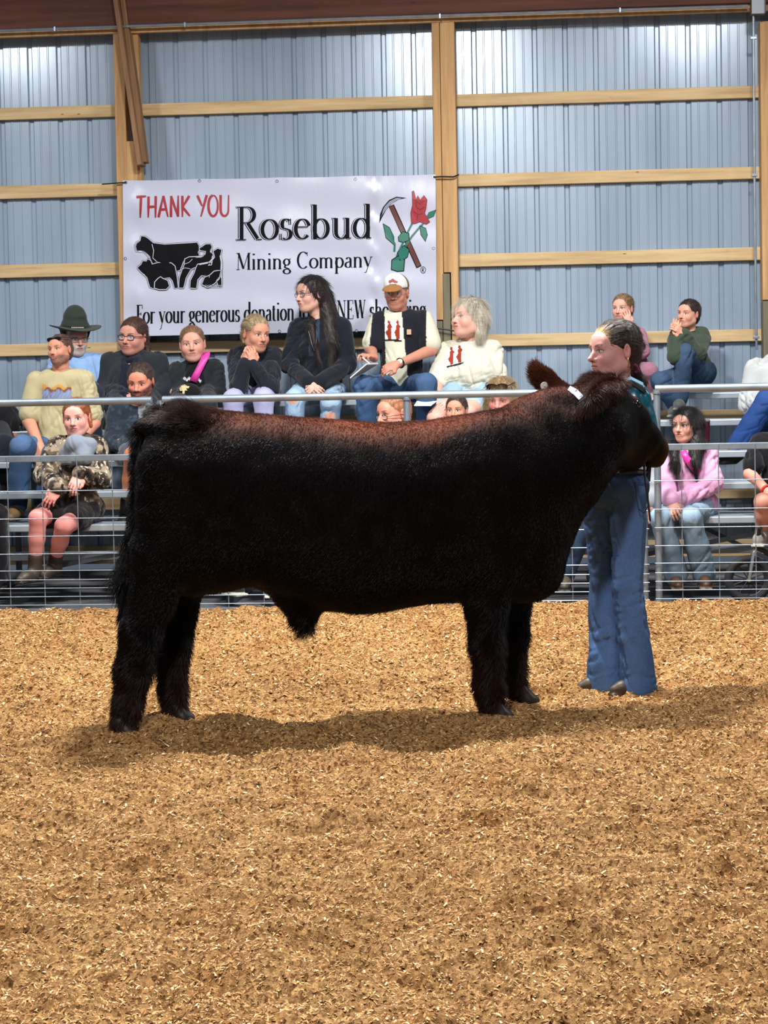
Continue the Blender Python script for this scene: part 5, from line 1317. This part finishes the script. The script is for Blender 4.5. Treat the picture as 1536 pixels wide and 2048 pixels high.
# ================================================================== THE BANNER
YBN = YW - .22
def BN(x, y, off=0.0):                        # point of the hanging vinyl from its own drawing coordinates
    px, py = 230+x/2.3273, 340+y/2.3273
    d = .012*math.sin(x*.006+1)*math.sin(y*.004) + .006*math.sin(x*.021+y*.006) + .004*math.sin(y*.03-x*.004)
    d += .018*math.exp(-((x-100)/26)**2)*math.sin(y*.03)*.35 + .010*math.exp(-((x-1205)/22)**2)*math.sin(y*.045)
    return W(px, py, YBN + d - off)
ban = thing('banner', BN(770, 400), 'white vinyl THANK YOU banner tied between two wooden wall posts', 'banner')
def banner_sheet():
    m, N, L, B = new_mat('banner_vinyl')
    B.inputs['Base Color'].default_value = L4((184, 188, 208)); B.inputs['Roughness'].default_value = .34; B.inputs['Specular IOR Level'].default_value = .6
    mp = coords(N, L, (1, 1, .5)); t = tex(N, L, mp, 9, 4, .6); bump(N, L, B, t.outputs[0], .35, .006)
    nx, ny = 120, 60; P = []
    for back in (0, 1):
        for j in range(ny+1):
            for i in range(nx+1):
                u, v = i/nx, j/ny
                sag = 8*math.sin(math.pi*((u*4) % 1))*(1 if v == 0 else 0)*.4
                tl, tr, bl_, br = (36, 48), (1492, 20), (40, 775), (1498, 742)
                x = (tl[0]*(1-u)+tr[0]*u)*(1-v)+(bl_[0]*(1-u)+br[0]*u)*v; y = (tl[1]*(1-u)+tr[1]*u)*(1-v)+(bl_[1]*(1-u)+br[1]*u)*v+sag
                P.append(BN(x, y, -.0015*back))
    n = (nx+1)*(ny+1); F = []
    for j in range(ny):
        for i in range(nx):
            a = j*(nx+1)+i; F += [(a, a+nx+1, a+nx+2, a+1), (n+a, n+a+1, n+a+nx+2, n+a+nx+1)]
    put('sheet', P, F, m, ban)
banner_sheet()
M_INK = plain('ink_black', (12, 12, 18), .8, 0, .15); M_RED = plain('ink_red', (148, 22, 36), .45); M_WHITE = plain('ink_white', (186, 190, 210), .45)
M_GREEN = plain('ink_green', (20, 106, 90), .45); M_BROWN = plain('ink_brown', (92, 46, 40), .45); M_GREY = plain('ink_grey', (138, 142, 158), .45); M_DKRED = plain('ink_dark_red', (104, 22, 34), .45)
OFF = {}
def arc(cx, cy, rx, ry, a0, a1, n=14):
    return [(cx+rx*math.cos(math.radians(a0+(a1-a0)*k/n)), cy+ry*math.sin(math.radians(a0+(a1-a0)*k/n))) for k in range(n+1)]
X = .62                                        # x-height
def sf(x, y, w=.11): return ('t', [(x-w, y), (x+w, y)])
def st(x, y0, y1): return ('s', [(x, y0), (x, y1)])
G_ = {   # advance, strokes: 's' full stem width, 'p' pen width following direction, 't' hairline
 'R': (.80, [st(.2, 0, 1), ('t', [(.05, .985), (.4, .985)]), sf(.2, .015, .15), ('p', arc(.38, .75, .23, .235, 90, -90)), ('t', [(.2, .515), (.4, .515)]), ('s', [(.4, .51), (.72, .04)]), sf(.78, .015, .08)]),
 'o': (.62, [('p', arc(.31, X/2, .24, X/2-.02, 0, 360, 26))]),
 's': (.46, [('p', arc(.22, X*.74, .13, X*.24, 40, 180, 10)+arc(.22, X*.74, .13, X*.24, 180, 235, 5)+arc(.22, X*.26, .15, X*.25, 60, -130, 14)), ('t', [(.36, X), (.36, X*.72)]), ('t', [(.06, 0), (.06, X*.28)])]),
 'e': (.56, [('t', [(.07, X*.6), (.47, X*.6)]), ('p', arc(.29, X/2, .22, X/2-.02, 18, 320, 24))]),
 'b': (.66, [st(.13, 0, 1.03), sf(.08, 1.02, .05), ('p', arc(.33, X/2, .22, X/2-.02, -180, 180, 24))]),
 'u': (.68, [st(.15, .2, X), sf(.1, X-.01, .06), ('p', arc(.33, .2, .18, .19, 180, 330, 10)), st(.52, 0, X), sf(.47, X-.01, .06), sf(.58, .015, .06)]),
 'd': (.66, [st(.50, 0, 1.03), sf(.45, 1.02, .05), sf(.55, .015, .06), ('p', arc(.29, X/2, .22, X/2-.02, 0, 360, 24))]),
 'M': (1.0, [('t', [(.16, 0), (.18, 1)]), ('s', [(.18, 1), (.5, .06)]), ('t', [(.5, .06), (.82, 1)]), st(.84, 0, 1), sf(.15, .015), sf(.85, .015), sf(.12, .985, .08), sf(.88, .985, .08)]),
 'i': (.34, [st(.17, 0, X), sf(.12, X-.01, .05), sf(.17, .015, .10), ('s', [(.17, .86), (.17, .95)])]),
 'n': (.68, [st(.15, 0, X), sf(.1, X-.01, .05), sf(.15, .015, .10), ('p', arc(.33, X-.19, .18, .18, 170, 0, 10)), st(.51, 0, X-.19), sf(.51, .015, .10)]),
 'm': (1.02, [st(.15, 0, X), sf(.1, X-.01, .05), sf(.15, .015, .09), ('p', arc(.32, X-.18, .17, .17, 170, 0, 10)), st(.49, 0, X-.18), sf(.49, .015, .09), ('p', arc(.66, X-.18, .17, .17, 170, 0, 10)), st(.83, 0, X-.18), sf(.83, .015, .09)]),
 'h': (.68, [st(.15, 0, 1.03), sf(.1, 1.02, .05), sf(.15, .015, .10), ('p', arc(.33, X-.19, .18, .18, 170, 0, 10)), st(.51, 0, X-.19), sf(.51, .015, .10)]),
 'g': (.58, [('p', arc(.27, X*.66, .18, X*.30, 0, 360, 20)), ('t', [(.43, X*.9), (.54, X*.98)]), ('p', [(.18, X*.36), (.14, .10), (.30, .04), (.44, .0)]), ('p', arc(.28, -.15, .21, .14, 40, 400, 20))]),
 'C': (.80, [('p', arc(.42, .5, .34, .49, 48, 312, 26)), ('t', [(.68, .98), (.68, .74)])]),
 'p': (.66, [st(.15, -.34, X), sf(.1, X-.01, .05), sf(.15, -.33, .11), ('p', arc(.34, X/2, .22, X/2-.02, -180, 180, 24))]),
 'a': (.54, [st(.40, .06, X-.16), ('p', arc(.26, X-.16, .14, .14, 0, 160, 8)), ('p', arc(.24, .17, .17, .16, 75, 330, 14)), ('t', [(.2, .33), (.4, .38)]), sf(.47, .02, .05)]),
 'y': (.60, [('s', [(.10, X), (.32, .06)]), ('t', [(.52, X), (.32, .06), (.20, -.28), (.08, -.32)]), sf(.10, X-.01, .09), sf(.52, X-.01, .08)]),
 'F': (.62, [st(.18, 0, 1), ('t', [(.04, .985), (.56, .985), (.56, .80)]), ('t', [(.18, .52), (.44, .52)]), ('t', [(.44, .60), (.44, .44)]), sf(.18, .015, .13)]),
 'E': (.68, [st(.18, 0, 1), ('t', [(.04, .985), (.58, .985), (.58, .80)]), ('t', [(.18, .52), (.46, .52)]), ('t', [(.04, .015), (.60, .015), (.62, .22)]), ('t', [(.46, .62), (.46, .42)])]),
 'N': (.86, [('t', [(.16, 0), (.16, 1)]), ('s', [(.16, 1), (.70, .04)]), ('t', [(.70, 0), (.70, 1)]), sf(.16, .015), sf(.12, .985, .1), sf(.70, .985)]),
 'W': (1.06, [('s', [(.12, 1), (.36, .04)]), ('t', [(.36, .04), (.56, 1)]), ('s', [(.54, 1), (.76, .04)]), ('t', [(.76, .04), (.96, 1)]), sf(.12, .985), sf(.55, .985), sf(.96, .985, .08)]),
 'w': (.92, [('s', [(.08, X), (.28, .03)]), ('t', [(.28, .03), (.46, X)]), ('s', [(.44, X), (.62, .03)]), ('t', [(.62, .03), (.82, X)]), sf(.08, X-.01, .07), sf(.45, X-.01, .07), sf(.82, X-.01, .07)]),
 'r': (.46, [st(.15, 0, X), sf(.1, X-.01, .05), sf(.15, .015, .11), ('p', arc(.33, X-.18, .17, .16, 160, 50, 8))]),
 't': (.40, [st(.17, .12, X+.18), ('t', [(.04, X-.01), (.34, X-.01)]), ('p', arc(.27, .12, .10, .11, 180, 310, 8))]),
 ' ': (.34, []),
}
HAND = {'T': (.8, [[(.02, .98), (.72, 1.02)], [(.36, 1), (.30, 0)]]), 'H': (.8, [[(.1, 1), (.08, 0)], [(.62, 1.02), (.60, .0)], [(.1, .5), (.6, .52)]]), 'A': (.82, [[(.02, 0), (.36, 1.02)], [(.36, 1.02), (.70, .02)], [(.16, .36), (.58, .38)]]),
 'N': (.82, [[(.1, 0), (.1, 1)], [(.1, 1), (.60, .02)], [(.60, .02), (.62, 1.02)]]), 'K': (.74, [[(.1, 1), (.1, 0)], [(.6, 1), (.12, .46)], [(.12, .46), (.64, .04)]]), 'Y': (.76, [[(.02, 1), (.36, .5)], [(.70, 1.02), (.28, 0)]]),
 'O': (.86, [arc(.40, .5, .34, .5, 95, 450, 20)]), 'U': (.78, [[(.08, 1)]+arc(.36, .3, .28, .3, 180, 360, 12)+[(.66, 1)]]), ' ': (.42, [])}
def ribbon(mb, pts, wf, off):
    n = len(pts); A = []
    for i in range(n):
        a = pts[max(0, i-1)]; b = pts[min(n-1, i+1)]; dx, dy = b[0]-a[0], b[1]-a[1]; l = math.hypot(dx, dy) or 1
        w_ = wf(dx/l, dy/l)/2; nx_, ny_ = -dy/l*w_, dx/l*w_
        A += [(pts[i][0]+nx_, pts[i][1]+ny_), (pts[i][0]-nx_, pts[i][1]-ny_)]
    sub = []; P = [BN(x, y, off) for x, y in A]
    mb.add(P, [(2*i, 2*i+1, 2*i+3, 2*i+2) for i in range(n-1)])
def subdiv(pts, mx=14):
    r = [pts[0]]
    for a, b in zip(pts[:-1], pts[1:]):
        k = max(1, int(math.hypot(b[0]-a[0], b[1]-a[1])/mx)); r += [(a[0]+(b[0]-a[0])*j/k, a[1]+(b[1]-a[1])*j/k) for j in range(1, k+1)]
    return r
def write(name, text, x0, y0, x1, y1, capy, thick, thin, mat, off=.003, grow=0.0, dx=0.0, dy=0.0, shear=0):
    """letters on a line from (x0,y0) to (x1,y1), cap height capy, fitted to that length"""
    tot = sum(G_[c][0] for c in text); k = math.hypot(x1-x0, y1-y0)/tot; sl = (y1-y0)/(x1-x0); u = 0; par = None
    for c in text:
        adv, S = G_[c]
        if S:
            mb = MB()
            for kind, pts in S:
                q = [(x0+(u+p[0])*k+dx, y0+(u+p[0])*k*sl-p[1]*capy+dy) for p in pts]; q = subdiv(q)
                if kind == 's': wf = lambda a, b: thick*(.45+.55*abs(b))+grow
                elif kind == 't': wf = lambda a, b: thin+grow
                else: wf = lambda a, b: thin+(thick-thin)*abs(b)**1.6+grow
                ribbon(mb, q, wf, off)
            mb.build(name, mat, ban)
        u += adv
def shape(pts, off, mat, name, mb=None):
    pts = subdiv(pts+[pts[0]], 30)[:-1]; own = mb is None; mb = mb or MB()
    P = [BN(x, y, off) for x, y in pts]; mb.add(P, [tuple(range(len(P)))[::-1]])
    if own: mb.build(name, mat, ban)
# THANK YOU in brushed red capitals
tx = 'THANK YOU'; tot = sum(HAND[c][0] for c in tx); u = 0; k = (528-98)/tot
for c in tx:
    adv, S = HAND[c]
    if S:
        mb = MB(); r_ = random.Random(ord(c)+int(u*10))
        for pts in S:
            q = subdiv([(98+(u+p[0])*k*1.02, 222-u*k*.02-p[1]*98) for p in pts], 8); n = len(q)
            for i in range(n-1): ribbon(mb, q[i:i+2], lambda a, b, i=i, n=n: 8.5+3.5*math.sin(i/n*3.1+1), .003)
        mb.build('letter', M_RED, ban)
    u += adv
write('letter_shadow', 'Rosebud', 560, 327, 1200, 318, 156, 17, 4, M_INK, .0020, 6, -5, 1)
write('letter_outline', 'Rosebud', 560, 327, 1200, 318, 156, 17, 4, M_WHITE, .0028, 4, -2, 0)
write('letter', 'Rosebud', 560, 327, 1200, 318, 156, 18, 5, M_INK, .0036, 0)
write('letter', 'Mining Company', 562, 465, 1198, 452, 78, 10, 3.0, M_INK, .003, 0)
write('letter', 'For your generous donation to our NEW show ring', 98, 716, 1448, 686, 88, 9.5, 3.0, M_INK, .003, 0)
# livestock silhouettes
SIL = [[(93, 355), (100, 338), (118, 330), (122, 308), (138, 310), (152, 318), (178, 340), (230, 347), (300, 343), (382, 338), (390, 352), (390, 402), (345, 410), (320, 420), (312, 440), (302, 466), (285, 470), (268, 440), (180, 440), (165, 412), (150, 395), (132, 380), (100, 378)],
 [(105, 455), (122, 440), (130, 424), (146, 426), (152, 415), (166, 422), (172, 440), (200, 432), (262, 434), (278, 448), (288, 500), (292, 548), (278, 550), (268, 515), (255, 500), (205, 505), (182, 520), (180, 552), (163, 545), (150, 500), (122, 474)],
 [(298, 548), (300, 505), (312, 470), (324, 440), (326, 415), (345, 406), (410, 403), (424, 378), (398, 374), (392, 366), (422, 346), (444, 345), (450, 356), (446, 380), (456, 395), (448, 440), (385, 446), (352, 462), (330, 500), (318, 548)],
 [(350, 548), (352, 515), (370, 480), (378, 455), (385, 440), (440, 430), (465, 402), (458, 378), (478, 366), (496, 372), (490, 395), (496, 430), (494, 480), (496, 540), (480, 535), (470, 500), (402, 490), (384, 510), (378, 550)],
 [(185, 548), (186, 522), (202, 505), (212, 498), (222, 506), (244, 515), (252, 540), (238, 554), (205, 555)],
 [(405, 532), (418, 500), (440, 492), (462, 472), (492, 468), (484, 505), (462, 528), (432, 545)]]
o_ = .0020
for q in SIL:
    c = q+[q[0]]; mb = MB(); ribbon(mb, subdiv(c), lambda a, b: 11, o_); mb.build('silhouette_outline', M_INK, ban)
    mb = MB(); ribbon(mb, subdiv(c), lambda a, b: 7.5, o_+.0005); mb.build('silhouette_outline', M_WHITE, ban)
    shape(q, o_+.0010, M_INK, 'silhouette'); o_ += .0016
mb = MB(); ribbon(mb, subdiv([(172, 345), (180, 375), (176, 410), (196, 428)]), lambda a, b: 3, o_); ribbon(mb, subdiv([(320, 440), (345, 430), (360, 415)]), lambda a, b: 2.5, o_)
ribbon(mb, subdiv([(300, 470), (325, 455), (350, 460)]), lambda a, b: 2.5, o_); ribbon(mb, arc(460, 500, 22, 16, 0, 200, 8), lambda a, b: 2.5, o_); mb.build('silhouette_outline', M_WHITE, ban)
mb = MB()
for k in range(5): ribbon(mb, arc(425+k*16, 541, 8, 5, 0, 360, 10), lambda a, b: 2.2, o_)
mb.build('silhouette_outline', M_GREY, ban)
# crossed pick and rose
shape([(1230, 247), (1234, 205), (1248, 172), (1275, 140), (1310, 124), (1357, 130), (1320, 137), (1290, 155), (1262, 185), (1246, 215)], .0026, M_INK, 'pick_outline')
shape([(1234, 236), (1240, 203), (1254, 172), (1278, 145), (1310, 129), (1335, 131), (1308, 142), (1284, 160), (1258, 188), (1243, 212)], .0032, M_GREY, 'pick_head')
mb = MB(); ribbon(mb, subdiv([(1286, 165), (1415, 452)]), lambda a, b: 26, .0026); mb.build('pick_outline', M_INK, ban)
mb = MB(); ribbon(mb, subdiv([(1286, 168), (1414, 448)]), lambda a, b: 19, .0034); mb.build('pick_handle', M_BROWN, ban)
for q in ([(1305, 450), (1312, 400), (1335, 350), (1362, 290), (1385, 245)], [(1345, 360), (1385, 305), (1425, 258)], [(1300, 380), (1302, 345), (1290, 320)], [(1425, 262), (1450, 225), (1470, 212)]):
    mb = MB(); ribbon(mb, subdiv(q), lambda a, b: 9, .0042); mb.build('stem', M_GREEN, ban)
for q in ([(1446, 228), (1462, 198), (1492, 187), (1482, 215), (1462, 224)], [(1420, 262), (1446, 272), (1453, 300), (1444, 330), (1424, 300)], [(1250, 253), (1278, 270), (1296, 308), (1298, 346), (1262, 314)],
          [(1320, 312), (1340, 288), (1366, 296), (1368, 326), (1340, 336), (1322, 330)], [(1316, 384), (1345, 352), (1368, 372), (1360, 404), (1330, 424)], [(1290, 420), (1318, 402), (1346, 420), (1342, 468), (1314, 470), (1288, 462)]):
    shape([(x+(x-sum(p[0] for p in q)/len(q))*.14, y+(y-sum(p[1] for p in q)/len(q))*.12) for x, y in q], .0046, M_INK, 'leaf_outline'); shape(q, .0052, M_GREEN, 'leaf')
rose = [(1382, 248), (1378, 200), (1386, 165), (1384, 105), (1393, 100), (1402, 138), (1410, 122), (1420, 140), (1436, 120), (1450, 140), (1446, 178), (1440, 200), (1462, 238), (1446, 250), (1418, 238), (1400, 246)]
shape([(1414+(x-1414)*1.09, 180+(y-180)*1.06) for x, y in rose], .0056, M_DKRED, 'rose_outline'); shape(rose, .0062, plain('ink_rose', (156, 30, 44), .45), 'rose_bloom')
mb = MB()
for q in ([(1400, 150), (1404, 175), (1420, 185), (1440, 172)], [(1390, 195), (1412, 208), (1432, 203)], [(1398, 140), (1418, 158), (1438, 142)], [(1404, 235), (1410, 205)]): ribbon(mb, subdiv(q), lambda a, b: 5, .0068)
mb.build('petal_line', M_DKRED, ban)
mb = MB(); ribbon(mb, arc(1434, 465, 12, 15, 0, 360, 20), lambda a, b: 2.2, .003); ribbon(mb, [(1430, 474), (1430, 457)], lambda a, b: 2.6, .003); ribbon(mb, arc(1432, 461, 6, 4.5, 90, -90, 6), lambda a, b: 2, .003); ribbon(mb, [(1431, 465), (1439, 474)], lambda a, b: 2.4, .003); mb.build('registered_mark', M_INK, ban)
for (x, y) in ((50, 58), (393, 50), (754, 52), (1118, 42), (1484, 32), (48, 412), (1483, 363), (765, 750), (1124, 748), (1490, 735), (58, 765)):
    c = BN(x, y, .003); MB().tube([c+.0095*V([math.cos(a), 0, math.sin(a)]) for a in np.linspace(0, 2*math.pi, 15)[:-1]], .003, 6, closed=True).build('grommet', M_SILVER, ban, True)
ti = thing('bungee_cord', BN(1490, 33, .01), 'black bungee cord holding the top right corner of the banner to the middle post', 'cord')
MB().tube([BN(1482, 33, .006), BN(1520, 31, .012), BN(1575, 32, .012), BN(1600, 22, .0)], .006, 8).build('cord', M_BLACK, ti, True)
ti = thing('bungee_cord', BN(1490, 735, .01), 'black bungee cord holding the lower right corner of the banner to the middle post', 'cord')
MB().tube([BN(1488, 735, .006), BN(1540, 742, .012), BN(1600, 752, .012)], .006, 8).build('cord', M_BLACK, ti, True)
ti = thing('bungee_cord', BN(30, 58, .01), 'black bungee cord at the top left corner of the banner', 'cord')
MB().tube([BN(52, 58, .006), BN(20, 60, .010), BN(-60, 66, -.02)], .005, 8).build('cord', M_BLACK, ti, True)
